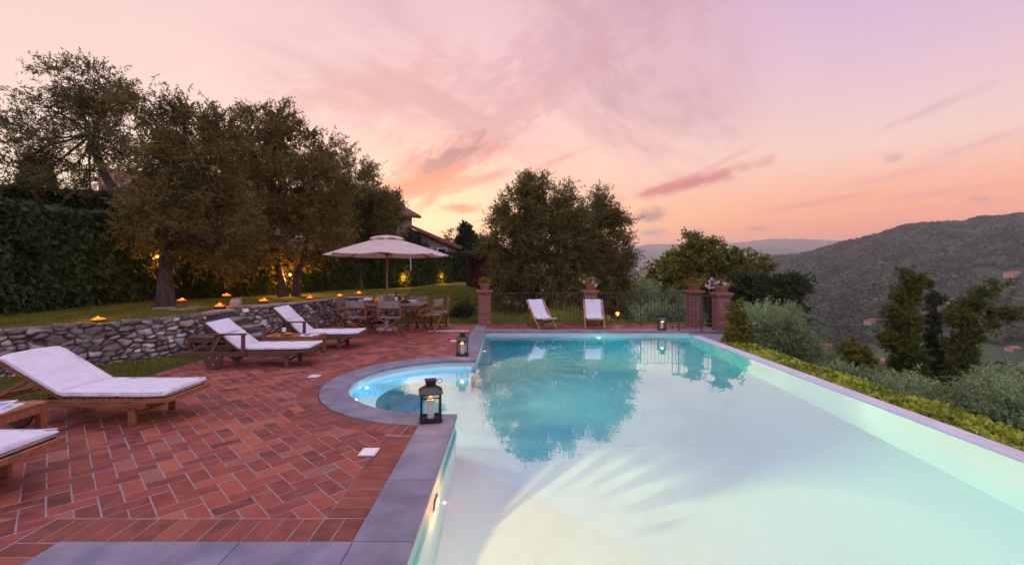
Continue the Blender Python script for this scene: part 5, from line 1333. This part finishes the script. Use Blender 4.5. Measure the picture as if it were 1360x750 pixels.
def tree(name, lab, cat, base, trunk, r0, lobes, shoots, per, L, Wd, leaf, seed, group=None, slen=.36, up=.35, core=.42, bark='bark', extra_trunks=(), limbs=True, flare=1.5):
    t_ = thing(name, lab, cat, base, 0, group); rd = random.Random(seed); b_ = Vector(base)
    lobes = [(Vector(l[:3]) - b_)[:] + tuple(l[3:]) for l in lobes]
    P, D, Lg, Wg, cc = crown(lobes, shoots, per, L, Wd, seed, slen, up, core)
    tr = MB(); tops = []
    for tk, rr_ in [(trunk, r0)] + list(extra_trunks):
        pts = [Vector(p) - b_ for p in tk]; fine = []
        for a, c in zip(pts, pts[1:]):
            for g in range(6): fine.append(a.lerp(c, g / 6))
        fine.append(pts[-1]); n_ = len(fine)
        fine = [p + Vector((rd.gauss(0, 1), rd.gauss(0, 1), 0)) * rr_ * .07 for p in fine]
        rads = [rr_ * (1 - .42 * k / n_) * (1 + (flare - 1) * math.exp(-k / 1.6)) for k in range(n_)]
        ph = [rd.uniform(0, 6.28) for _ in range(4)]
        tr.tube(fine, rads, 14, lambda i, k: 1 + .16 * math.sin(k * 3 * 2 * PI / 14 + ph[0] + i * .35) + .10 * math.sin(k * 5 * 2 * PI / 14 + ph[1] - i * .5) + .05 * math.sin(i * 1.7 + k))
        tops.append((fine[-1], rads[-1], fine[n_ // 2]))
    if limbs:
        for l in lobes:
            c = Vector(l[:3]); tp, rt, md = min(tops, key=lambda q_: (q_[0] - c).length)
            mid = tp.lerp(c, .5) + Vector((rd.gauss(0, .12), rd.gauss(0, .12), rd.uniform(-.05, .2))) * (c - tp).length * .5
            pts = [tp.lerp(mid, g / 3) for g in range(3)] + [mid.lerp(c, g / 3) for g in range(4)]
            tr.tube([tp - (tp - md).normalized() * rt * .5] + pts[1:], [rt * .42 * (1 - .8 * g / len(pts)) + .008 for g in range(len(pts))], 7)
            rel = [q_ for q_ in cc if ((q_[0] - c.x) / l[3]) ** 2 + ((q_[1] - c.y) / l[4]) ** 2 + ((q_[2] - c.z) / l[5]) ** 2 < 1.4]
            rd.shuffle(rel)
            for e_ in rel[:14]:
                e_ = Vector(e_); s0 = mid.lerp(c, rd.uniform(.2, 1)); m2 = s0.lerp(e_, .5) + Vector((rd.gauss(0, 1), rd.gauss(0, 1), rd.gauss(0, 1))) * .08 * (e_ - s0).length
                tr.tube([s0, m2, e_], [rt * .15 + .006, rt * .09 + .004, .004], 5)
    tr.build('trunk', bark, t_, smooth=True)
    V, Fq = leaves_np(P, D, Lg, Wg, seed); np_mesh('crown', V, Fq, leaf, t_)
    return t_
def lob(px, py, d, r, ry=None, rd_=None):    # a leafy lobe seen at this pixel, radius in photo pixels
    p = at(px, py, d); s = d / F; return (p.x, p.y, p.z, r * s, (rd_ or (r + (ry or r)) / 2) * s, (ry or r) * s)

GO = 'olive trees on the upper lawn'
d = 10.4; b0 = Vector((at(218, 400, d).x, d, .70))
tree('olive_tree', 'big olive with gnarled thick trunk standing on the lawn edge above the stone wall', 'olive tree', b0, [b0 - Vector((0, 0, .12)), at(219, 380, d), at(222, 345, d), at(226, 315, d)], .16,
     [lob(215, 275, 10.6, 46), lob(255, 240, 11, 55), lob(290, 285, 11, 48), lob(225, 215, 11.2, 42), lob(235, 175, 11.4, 38), lob(200, 300, 10, 26, 28), lob(200, 150, 11.5, 32, 28), lob(275, 190, 11.8, 42), lob(196, 322, 9.9, 14, 24), lob(285, 325, 10.6, 36, 30), lob(240, 320, 10.2, 30, 26), lob(178, 255, 10.6, 20, 24), lob(205, 338, 11.0, 10, 22)],
     3500, 15, .105, .028, 'olive_brown', 21, GO, .38, .2, .3, flare=1.9)
d = 14.8; b0 = Vector((at(178, 330, d).x, d, .9))
tree('olive_tree', 'tall sparse olive leaning over the ivy wall, open to the sky', 'olive tree', b0, [b0, at(168, 275, d), at(142, 240, d), at(128, 205, d), at(122, 178, d)], .15,
     [lob(100, 118, d, 40, 32), lob(145, 118, d, 40, 30), lob(58, 140, d, 40, 30), lob(55, 185, d, 38, 28), lob(110, 170, d, 46, 34), lob(160, 165, d, 34, 34), lob(30, 215, d, 36, 24), lob(95, 225, d, 48, 26), lob(165, 212, d, 26, 24), lob(185, 130, d, 26, 22), lob(30, 245, d, 34, 14), lob(120, 255, d, 34, 14)],
     1750, 15, .125, .034, 'olive', 22, GO, .50, .35, .2, flare=1.2)
d = 14.4; b0 = Vector((at(385, 393, d).x, d, .70))
tree('olive_tree', 'broad olive with two forked trunks and a lamp between them', 'olive tree', b0, [b0 + Vector((-.22, 0, -.1)), at(374, 372, d), at(368, 345, d), at(360, 320, d)], .13,
     [lob(330, 200, 15.2, 46), lob(365, 185, 15.4, 42, 40), lob(405, 200, 15.2, 38, 36), lob(320, 250, 14.6, 52), lob(370, 250, 14.4, 55), lob(420, 260, 14.6, 46), lob(345, 305, 13.8, 46, 38), lob(405, 310, 13.8, 42, 36), lob(375, 160, 15.6, 26, 22), lob(330, 165, 15.6, 24, 22), lob(425, 225, 15.4, 30, 26), lob(440, 315, 14.2, 28, 26), lob(310, 335, 13.6, 32, 24), lob(390, 356, 15.15, 15, 26)],
     4700, 15, .125, .034, 'olive_brown', 23, GO, .42, .25, .3, extra_trunks=[([b0 + Vector((.15, .1, -.1)), at(394, 372, d), at(402, 345, d), at(408, 318, d)], .11)])
d = 19.; b0 = Vector((at(478, 388, d).x, d, .70))
tree('olive_tree', 'olive crown reaching behind the parasol in front of the house gable', 'olive tree', b0, [b0, at(478, 360, d), at(474, 320, d)], .10,
     [lob(462, 235, d, 34, 34), lob(478, 265, d, 36), lob(448, 280, d, 40), lob(495, 295, d, 36, 30), lob(465, 315, d, 40, 26), lob(502, 274, d, 20, 18), lob(440, 245, d, 30)],
     3200, 14, .12, .032, 'olive', 24, GO, .5, .25, .3)
d = 26.; b0 = Vector((at(515, 345, d).x, d, .75))
tree('pine_tree', 'dark flat layered tree before the house gable', 'tree', b0, [b0, at(517, 320, d), at(515, 290, d)], .13,
     [lob(508, 268, d, 22, 8), lob(500, 282, d, 26, 8), lob(514, 284, d, 15, 7), lob(494, 296, d, 20, 8), lob(512, 296, d, 12, 6)], 1500, 13, .16, .05, 'dark_leaf', 25, slen=.5, core=.2)
# garden olive in the middle
d = 16.; b0 = Vector((at(715, 425, d).x, d, .02))
tree('olive_tree', 'massive many-stemmed olive behind the railing, mirrored in the pool', 'olive tree', b0, [b0, at(712, 395, d), at(700, 350, d)], .17,
     [lob(690, 275, d, 30, 26), lob(725, 268, d, 34, 24), lob(758, 282, d, 24, 24), lob(680, 320, d, 34), lob(720, 315, d, 46), lob(755, 325, d, 38), lob(690, 365, d, 38, 34), lob(735, 370, d, 48, 38), lob(772, 370, d, 34, 40), lob(675, 390, d, 26, 24), lob(712, 250, d, 16, 12), lob(752, 262, d, 14, 12), lob(665, 292, d, 14, 8), lob(700, 245, d, 10, 10)],
     6800, 15, .11, .030, 'olive', 26, 'garden olives behind the railing', .42, .35, .3, extra_trunks=[([b0 + Vector((.3, .1, 0)), at(735, 390, d), at(748, 345, d)], .14), ([b0 + Vector((-.3, .2, 0)), at(698, 395, d), at(685, 360, d)], .12)])
d = 16.8; b0 = Vector((at(795, 425, d).x, d, .0))
tree('olive_tree', 'rounded olive just right of the massive one, above the middle pillar', 'olive tree', b0, [b0, at(796, 395, d), at(798, 345, d)], .14,
     [lob(795, 285, d, 24, 22), lob(800, 320, d, 32, 30), lob(812, 350, d, 28, 30), lob(792, 365, d, 30, 34), lob(818, 385, d, 22, 26), lob(800, 400, d, 26, 22), lob(790, 268, d, 12, 10), lob(815, 300, d, 16, 14)],
     3600, 15, .11, .030, 'olive', 27, 'garden olives behind the railing', .42, .35, .3)
# far garden trees, left of centre
d = 34.; b0 = Vector((at(617, 350, d).x, d, .8)); tree('cypress', 'small dark cypress rising above the clipped hedge beyond the house', 'cypress', b0, [b0, at(617, 325, d), at(617, 306, d)], .12, [lob(617, 333, d, 9, 16, 9), lob(617, 315, d, 8, 13, 8), lob(617, 305, d, 4.5, 6, 4)], 900, 12, .16, .06, 'cypress', 31, slen=.35, up=1.2, core=.5)
d = 40.; b0 = Vector((at(603, 350, d).x, d, .8)); tree('garden_tree', 'thin leafed tree left of the small cypress, sunset showing through', 'tree', b0, [b0, at(604, 335, d), at(604, 320, d)], .14, [lob(603, 318, d, 12, 12), lob(598, 330, d, 10, 9), lob(608, 325, d, 10, 10)], 420, 12, .17, .06, 'olive_brown', 32, slen=.6, core=.2)
d = 36.; b0 = Vector((at(640, 350, d).x, d, .8)); tree('garden_tree', 'bushy round tree right of the small cypress', 'tree', b0, [b0, at(640, 335, d), at(640, 325, d)], .16, [lob(636, 326, d, 14, 12), lob(650, 332, d, 14, 12), lob(630, 335, d, 12, 10), lob(660, 340, d, 12, 12)], 1300, 12, .17, .06, 'dark_leaf', 33, slen=.5, core=.3)
d = 22.; b0 = Vector((at(50, 290, d).x, d, 1.2)); tree('cypress', 'small dark conifer behind the upper hedge at the photo edge', 'cypress', b0, [b0, at(50, 270, d), at(50, 225, d)], .12, [lob(50, 250, d, 14, 26, 14), lob(50, 225, d, 10, 16, 10)], 900, 12, .13, .05, 'cypress', 34, slen=.3, up=1.2, core=.5)
# behind the far pillars
d = 27.; b0 = Vector((at(945, 440, d).x, d, -3.4))
tree('broadleaf_tree', 'broad spreading tree behind the two corner pillars', 'tree', b0, [b0, at(944, 420, d), at(938, 385, d)], .28,
     [lob(912, 345, d, 26, 20), lob(930, 330, d, 22, 14), lob(890, 362, d, 22, 18), lob(878, 388, d, 16, 20), lob(920, 375, d, 36, 26), lob(955, 352, d, 24, 18), lob(985, 345, d, 22, 14), lob(1000, 362, d, 24, 16), lob(975, 378, d, 34, 24), lob(1010, 378, d, 18, 14), lob(905, 405, d, 30, 22), lob(965, 405, d, 30, 20), lob(920, 318, d, 10, 7), lob(868, 372, d, 9, 8)],
     4800, 13, .20, .085, 'oak', 41, 'trees beyond the far terrace', .5, .2, .3)
d = 21.; b0 = Vector((at(1010, 470, d).x, d, -4.5))
tree('broadleaf_tree', 'dark low tree with a reaching sparse branch right of the corner pillar', 'tree', b0, [b0, at(1005, 440, d), at(1003, 405, d)], .2,
     [lob(990, 385, d, 22, 16), lob(1000, 410, d, 28, 24), lob(1025, 385, d, 20, 12), lob(1050, 378, d, 20, 9), lob(1035, 408, d, 22, 12), lob(1045, 418, d, 16, 10), lob(990, 432, d, 20, 16), lob(1068, 372, d, 10, 5)],
     2600, 13, .18, .075, 'dark_leaf', 42, 'trees beyond the far terrace', .42, .1, .25)
GS = 'silver olives below the terrace'
d = 10.9; b0 = Vector((at(978, 470, d).x, d, -2.7))
tree('climbing_shrub', 'narrow green climber standing against the pool corner pillar', 'shrub', b0, [b0, at(977, 470, d), at(976, 420, d)], .05,
     [lob(980, 412, d, 2.5, 8), lob(980, 432, d, 5, 12), lob(978, 455, d, 6, 12), lob(984, 470, d, 8, 9), lob(991, 450, d, 3, 8)], 800, 12, .065, .040, 'oak', 43, None, .09, .4, .3)
d = 14.2; b0 = Vector((at(611, 420, d).x, d, .12))
tree('garden_bush', 'low dark rounded bush on the grass bank beside the lawn end pillar', 'shrub', b0, [b0, at(611, 415, d)], .03, [lob(611, 413, d, 10, 5), lob(603, 415, d, 7, 4), lob(620, 415, d, 7, 4)], 260, 10, .09, .035, 'dark_leaf', 44, None, .14, .3, .2)
for k, (px, py, d, r, ry, lab) in enumerate([(850, 398, 18.5, 26, 26, 'silvery olive bush behind the railing lamp'), (888, 412, 17.5, 24, 24, 'silvery olive bush behind the back corner pillar'), (842, 428, 16.5, 18, 18, 'low grey green bush at the foot of the railing lamp'), (872, 424, 15.6, 26, 16, 'low wide grey green bush behind the far lantern'), (905, 424, 15.0, 20, 16, 'grey green bush between the far lantern and the back corner pillar'),
        (1012, 440, 14.5, 36, 32, 'silver olive nearest the green climber at the pool corner'), (1050, 462, 13.6, 34, 30, 'silver olive just behind the start of the yellow green hedge'), (1040, 425, 18, 22, 18, 'grey olive under the reaching dark branch'),
        (1105, 500, 14.5, 40, 26, 'silver olive left of the three slope trees'), (1150, 512, 13.2, 40, 28, 'silver olive in front of the red roofed house'), (1205, 522, 12.4, 48, 36, 'pale silver olive below the first slope tree'),
        (1262, 545, 11.2, 46, 36, 'silver olive below the middle slope tree'), (1318, 525, 11.6, 50, 34, 'brownish silver olive below the right slope tree'), (1350, 548, 10.4, 44, 38, 'silver olive at the right photo edge behind the hedge'), (1092, 478, 19, 30, 18, 'far grey olive above the yellow green hedge'), (1340, 500, 15.5, 40, 22, 'far silver olive at the right photo edge')]):
    py, r, ry = (py + 9, r * .86, ry * .80) if px > 1080 else (py, r, ry)
    p = at(px, py, d); s = d / F; zg = -3.2 if px > 900 else -.1; b0 = Vector((p.x, d, min(zg, p.z - 1.0)))
    lo = [lob(px, py, d, r * .72, ry * .72)] + [lob(px + r * .55 * math.cos(a + k), py + ry * .5 * math.sin(a + k), d + .3 * math.sin(a), r * .5, ry * .5) for a in (0, 1.25, 2.5, 3.8, 5.0)]
    tree('olive_bush', lab, 'olive tree', b0, [b0, (p.x, d, p.z - ry * s * .3)], .07, lo, int(1500 * (14 / d) ** .5 * (r / 40) + 300), 14, .085, .024, ('olive_silver', 'olive_green', 'olive_silver', 'olive_silver', 'olive_green')[k % 5], 60 + k, GS, .36, .5, .25)
d = 30.; b0 = at(1135, 500, d)
tree('broadleaf_tree', 'small dark round tree on the slope before the red roofed house', 'tree', b0, [b0, at(1135, 480, d)], .12, [lob(1132, 468, d, 16, 10), lob(1120, 478, d, 14, 10), lob(1145, 480, d, 14, 10), lob(1134, 460, d, 9, 6)], 700, 12, .17, .08, 'oak', 77, 'trees beyond the far terrace', .4)
GT = 'three tall slope trees'
d = 22.; b0 = Vector((at(1208, 515, d).x, d, -5.2))
tree('slope_tree', 'bushy tall tree with a leafy bent tip, first of the three slope trees', 'tree', b0, [b0, at(1206, 470, d), at(1202, 410, d)], .16,
     [lob(1208, 374, d, 10, 11), lob(1203, 395, d, 12, 13), lob(1190, 416, d, 13, 11), lob(1203, 430, d, 15, 19), lob(1195, 455, d, 15, 17), lob(1208, 478, d, 16, 21), lob(1226, 378, d, 7, 5), lob(1198, 360, d, 5, 5), lob(1177, 447, d, 8, 6), lob(1212, 502, d, 14, 14)], 2300, 13, .16, .055, 'twin_leaf', 51, GT, .22, .7, .2)
d = 23.5; b0 = Vector((at(1240, 515, d).x, d, -5.6))
tree('slope_tree', 'dark narrow pointed tree in the middle of the three slope trees', 'tree', b0, [b0, at(1240, 470, d), at(1240, 400, d)], .15,
     [lob(1240, 404, d, 4, 12), lob(1240, 394, d, 2, 7), lob(1239, 428, d, 6, 16), lob(1242, 456, d, 8, 20), lob(1240, 485, d, 11, 22), lob(1245, 510, d, 12, 16), lob(1252, 396, d, 4, 3)], 1300, 13, .14, .045, 'dark_leaf', 52, GT, .22, .9, .2)
d = 21.; b0 = Vector((at(1272, 520, d).x, d, -5.0))
tree('slope_tree', 'tree with long sparse branches reaching right, last of the three slope trees', 'tree', b0, [b0, at(1272, 480, d), at(1278, 430, d), at(1292, 410, d)], .16,
     [lob(1278, 420, d, 11, 12), lob(1286, 442, d, 10, 18), lob(1276, 474, d, 11, 24), lob(1306, 391, d, 9, 5), lob(1326, 379, d, 8, 3), lob(1318, 415, d, 11, 4), lob(1338, 416, d, 10, 4), lob(1324, 433, d, 8, 3), lob(1293, 403, d, 8, 6), lob(1353, 421, d, 7, 3), lob(1276, 505, d, 12, 16), lob(1263, 419, d, 4, 4)], 1500, 13, .16, .055, 'twin_leaf', 53, GT, .22, .5, .2)

# ================================================================== FARMHOUSE
M['house_stone'] = mat('house_stone', (.30, .21, .16), (.17, .12, .095), 3, .9, .02, 12)
M['roof_tile'] = mat('roof_tile', (.24, .095, .055), (.14, .06, .04), 5, .9, .02, 9)
M['dark_glass'] = mat('window_glass', (.02, .02, .022), None, 3, .15)
t_ = thing('farmhouse', 'old stone farmhouse with tiled roofs half hidden behind the olives', 'house', (0, 0, 0))
A = Vector((-17.4, 20.0)); B = Vector((-6.35, 30.0)); U_ = (B - A).normalized(); N_ = Vector((-U_.y, U_.x)); Dp = 7.0
c = [A, B, B + N_ * Dp, A + N_ * Dp]
EZ, RZ_ = 5.05, 6.35
wm = MB(); wm.prism([tuple(p) for p in c], .3, EZ)
mA, mB = A + N_ * Dp / 2, B + N_ * Dp / 2
wm.add([(*c[0], EZ), (*c[3], EZ), (*mA, RZ_)], [(0, 1, 2)]); wm.add([(*c[1], EZ), (*c[2], EZ), (*mB, RZ_)], [(0, 1, 2)])
wm.build('wall', 'house_stone', t_)
def roof_sheet(p0, p1, p2, p3, name='roof', th=.14):    # eave a,b ; ridge c,d, with rows of cover tiles
    P = [Vector(p) for p in (p0, p1, p2, p3)]; m_ = MB(); n = (P[1] - P[0]).cross(P[3] - P[0]).normalized(); n = n if n.z > 0 else -n
    m_.add([p - n * th * .0 for p in P] + [p - n * th for p in P], [(0, 1, 2, 3), (4, 7, 6, 5), (0, 4, 5, 1), (1, 5, 6, 2), (2, 6, 7, 3), (3, 7, 4, 0)])
    k = int((P[1] - P[0]).length / .26)
    for g in range(k):
        f_ = (g + .5) / k; m_.tube([P[0].lerp(P[1], f_) + n * .01, P[3].lerp(P[2], f_) + n * .01], .07, 6)
    m_.build(name, 'roof_tile', t_)
ov = .45; e0, e1 = A - U_ * ov - N_ * ov, B + U_ * ov - N_ * ov; r0_, r1_ = mA - U_ * ov, mB + U_ * ov; f0, f1 = A - U_ * ov + N_ * (Dp + ov), B + U_ * ov + N_ * (Dp + ov)
ez = EZ - .10
roof_sheet((*e0, ez), (*e1, ez), (*r1_, RZ_ + .16), (*r0_, RZ_ + .16)); roof_sheet((*f0, ez), (*f1, ez), (*r1_, RZ_ + .16), (*r0_, RZ_ + .16))
def win(pos, n, wd, ht):      # pos on a wall, n outward
    u_ = Vector((-n.y, n.x, 0)); p = Vector(pos) + Vector((*n, 0)) * .02
    rt = Matrix((u_, Vector((*n, 0)), Vector((0, 0, 1)))).transposed()
    f_ = MB(); f_.box(p + u_ * (wd / 2 + .04), (.09, .10, ht + .16), rt); f_.box(p - u_ * (wd / 2 + .04), (.09, .10, ht + .16), rt); f_.box(p + Vector((0, 0, ht / 2 + .04)), (wd, .10, .09), rt); f_.box(p - Vector((0, 0, ht / 2 + .04)), (wd + .3, .2, .09), rt)
    o = f_.build('window', 'pale_stone', t_); MB().box(p, (wd, .05, ht), rt).build('pane', 'dark_glass', o)
for f_, z in ((.12, 3.9), (.3, 3.9), (.5, 3.9), (.7, 3.9), (.9, 3.9), (.2, 2.0), (.6, 2.0)): pnt = A.lerp(B, f_); win((*pnt, z), -N_, .8, 1.1)
# lean-to wing on the gable side
wx0, wx1, wy = -6.4, -3.75, 29.6
lw_ = MB(); lw_.add([(wx0, wy, .3), (wx1, wy, .3), (wx1, wy, 3.15), (wx0, wy, 4.15), (wx0, wy + 4, .3), (wx1, wy + 4, .3), (wx1, wy + 4, 3.15), (wx0, wy + 4, 4.15)], [(0, 1, 2, 3), (5, 4, 7, 6), (1, 5, 6, 2), (4, 0, 3, 7), (3, 2, 6, 7)])
lw_.build('wing', 'house_stone', t_)
roof_sheet((wx1 + .4, wy - .4, 3.02), (wx1 + .4, wy + 4.4, 3.02), (wx0, wy + 4.4, 4.34), (wx0, wy - .4, 4.34))
win((wx1 - .55, wy, 2.35), Vector((0, -1)), .5, .9); win((wx1 - 1.5, wy, 2.4), Vector((0, -1)), .5, .9)
ch = MB(); cq = mA.lerp(mB, .45); ch.box((cq.x, cq.y, RZ_ + .3), (.7, .7, 1.1)); ch.box((cq.x, cq.y, RZ_ + .92), (.9, .9, .12)); ch.build('chimney', 'house_stone', t_)
tw_ = tree('wall_vine', 'green vine growing against the farmhouse wing above the parasol', 'vine', (-5.6, 29.0, .7), [(-5.6, 29.0, .6), (-5.6, 29.0, 2.4)], .06, [(-6.0, 29.2, 2.9, .5, .3, .6), (-5.5, 29.2, 2.2, .4, .3, .4), (-6.3, 29.1, 3.3, .4, .3, .4)], 420, 12, .13, .08, 'dark_leaf', 88)

# ================================================================== VALLEY: houses, woods, haze
M['plaster'] = mat('plaster', (.50, .34, .30), (.42, .28, .25), 1, .9)
M['far_roof'] = mat('far_roof', (.40, .11, .07), (.3, .085, .06), .6, .9)
def hit(px, py):           # where the line of sight through this pixel meets the hillside
    for d in np.arange(60, 2400, 4.0):
        p = at(px, py, d)
        if float(TZ(p.x, p.y)) >= p.z: return p
    return at(px, py, 800)
def far_house(px, py, d, wd, dp, ht, rz, lab):
    p = hit(px, py); z = p.z; t_ = thing('valley_house', lab, 'house', (p.x, p.y, z), rz, 'houses down in the valley')
    MB().box((0, 0, ht / 2 - 1), (wd, dp, ht + 2)).build('wall', 'plaster', t_)
    r_ = MB(); h2 = dp * .22; o_ = .5
    r_.add([(-wd / 2 - o_, -dp / 2 - o_, ht), (wd / 2 + o_, -dp / 2 - o_, ht), (wd / 2 + o_, dp / 2 + o_, ht), (-wd / 2 - o_, dp / 2 + o_, ht), (-wd / 2 - o_, 0, ht + h2), (wd / 2 + o_, 0, ht + h2)], [(0, 1, 5, 4), (2, 3, 4, 5), (0, 4, 3), (1, 2, 5), (0, 3, 2, 1)])
    r_.build('roof', 'far_roof', t_)
    for k in range(4):
        for zz in (ht * .3, ht * .72):
            MB().box(((k - 1.5) * wd / 4.4, -dp / 2 - .02, zz), (1.0, .12, 1.3)).build('window', 'dark_glass', t_)
for a in [(1160, 431, 0, 18, 9, 5, .3, 'pink farmhouse in the woods left of the slope trees'), (1167, 483, 0, 12, 8, 3.2, .5, 'red roofed house close below the terrace hedge'), (1345, 367, 0, 18, 9, 5, .2, 'far pale house on the hillside clearing at the right'),
          (1345, 466, 0, 9, 6, 3, .1, 'pale house among fields low on the right'), (1262, 403, 0, 11, 7, 4, .4, 'distant house in the hill woods behind the slope trees'), (1098, 462, 0, 7, 6, 3.5, -.2, 'small stone house beside the valley track')]: far_house(*a)
rg = np.random.default_rng(77)
CLEAR = [(hit(px, py).x, hit(px, py).y - hr * .4, hr) for px, py, hr in ((1160, 431, 20), (1167, 483, 20), (1345, 367, 26), (1345, 466, 24), (1262, 403, 14), (1098, 462, 10), (1290, 362, 24), (1320, 372, 26), (1110, 470, 14), (1140, 470, 16), (1345, 480, 22), (1310, 478, 18))]
def woods(name, n, r0, r1, th0, th1, size, qn, q_size, m_, lab, thresh, seed):
    rg = np.random.default_rng(seed)
    r = np.sqrt(rg.uniform(r0 ** 2, r1 ** 2, n)); th = np.radians(rg.uniform(th0, th1, n)); x, y = r * np.sin(th), r * np.cos(th)
    dens = fbm(x / 70, y / 70, 3); hi = sm(TZ(x, y) + 50 * (fbm(x / 170 + 9, y / 170, 2) - .4), -75, -20)
    k = dens + hi * .5 + rg.normal(0, .05, n) > thresh
    for hx, hy, hr in CLEAR: k &= np.hypot(x - hx, y - hy) > hr
    x, y = x[k], y[k]; z = TZ(x, y); n = len(x); s = rg.uniform(*size, n)
    dr = rg.normal(size=(n, qn, 3)); dr /= np.linalg.norm(dr, axis=2, keepdims=True); dr[..., 2] = np.abs(dr[..., 2]) * 1.0 - .15
    C_ = np.stack([x, y, z + s * .35], 1)[:, None, :] + dr * (s[:, None, None] * np.array([.5, .5, .62]) * rg.uniform(.75, 1.1, (n, qn, 1)))
    T1 = np.cross(dr, rg.normal(size=dr.shape)); T1 /= np.linalg.norm(T1, axis=2, keepdims=True); T2 = np.cross(dr, T1)
    h_ = (s[:, None, None] * q_size * rg.uniform(.6, 1.3, (n, qn, 1)))
    V = np.stack([C_ - T1 * h_, C_ - T2 * h_ * .8, C_ + T1 * h_, C_ + T2 * h_ * .8], 2).reshape(-1, 3)
    o = np_mesh(name, V, np.arange(len(V)).reshape(-1, 4), m_); tag(o, lab, 'woods', kind='stuff')
M['wood_leaf'] = leaf_mat('wood_leaf', (.007, .022, .013), (.070, .096, .040), .1, .9, .62)
for mm in ('wood_leaf',):
    for nd in M[mm].node_tree.nodes:
        if nd.type == 'TEX_NOISE': nd.inputs['Scale'].default_value = .022
M['wood_leaf2'] = leaf_mat('slope_leaf', (.03, .042, .02), (.09, .10, .05), .15, .8)
woods('woods', 30000, 420, 1480, 8, 66, (6.5, 14), 16, .23, 'wood_leaf', 'dense woods covering the hill across the valley', .44, 5)
woods('undergrowth', 15000, 60, 425, 8, 66, (2.5, 7.5), 26, .17, 'wood_leaf2', 'scattered olives, bushes and trees on the slope down to the valley', .40, 6)

hz = MB(); hz.box((0, 0, 76), (14400, 14400, 440))
mh = bpy.data.materials.new('haze'); mh.use_nodes = True; q = NT(mh.node_tree); q.n.clear()
o = q.node('ShaderNodeOutputMaterial'); pv = q.node('ShaderNodeVolumePrincipled'); pv.inputs['Color'].default_value = (.86, .90, 1, 1); pv.inputs['Density'].default_value = 2.2e-4; pv.inputs['Anisotropy'].default_value = .68
q.l.new(pv.outputs[0], o.inputs['Volume'])
tag(hz.build('haze', mh), 'thin evening haze over the valley and mountains', 'haze', kind='stuff')
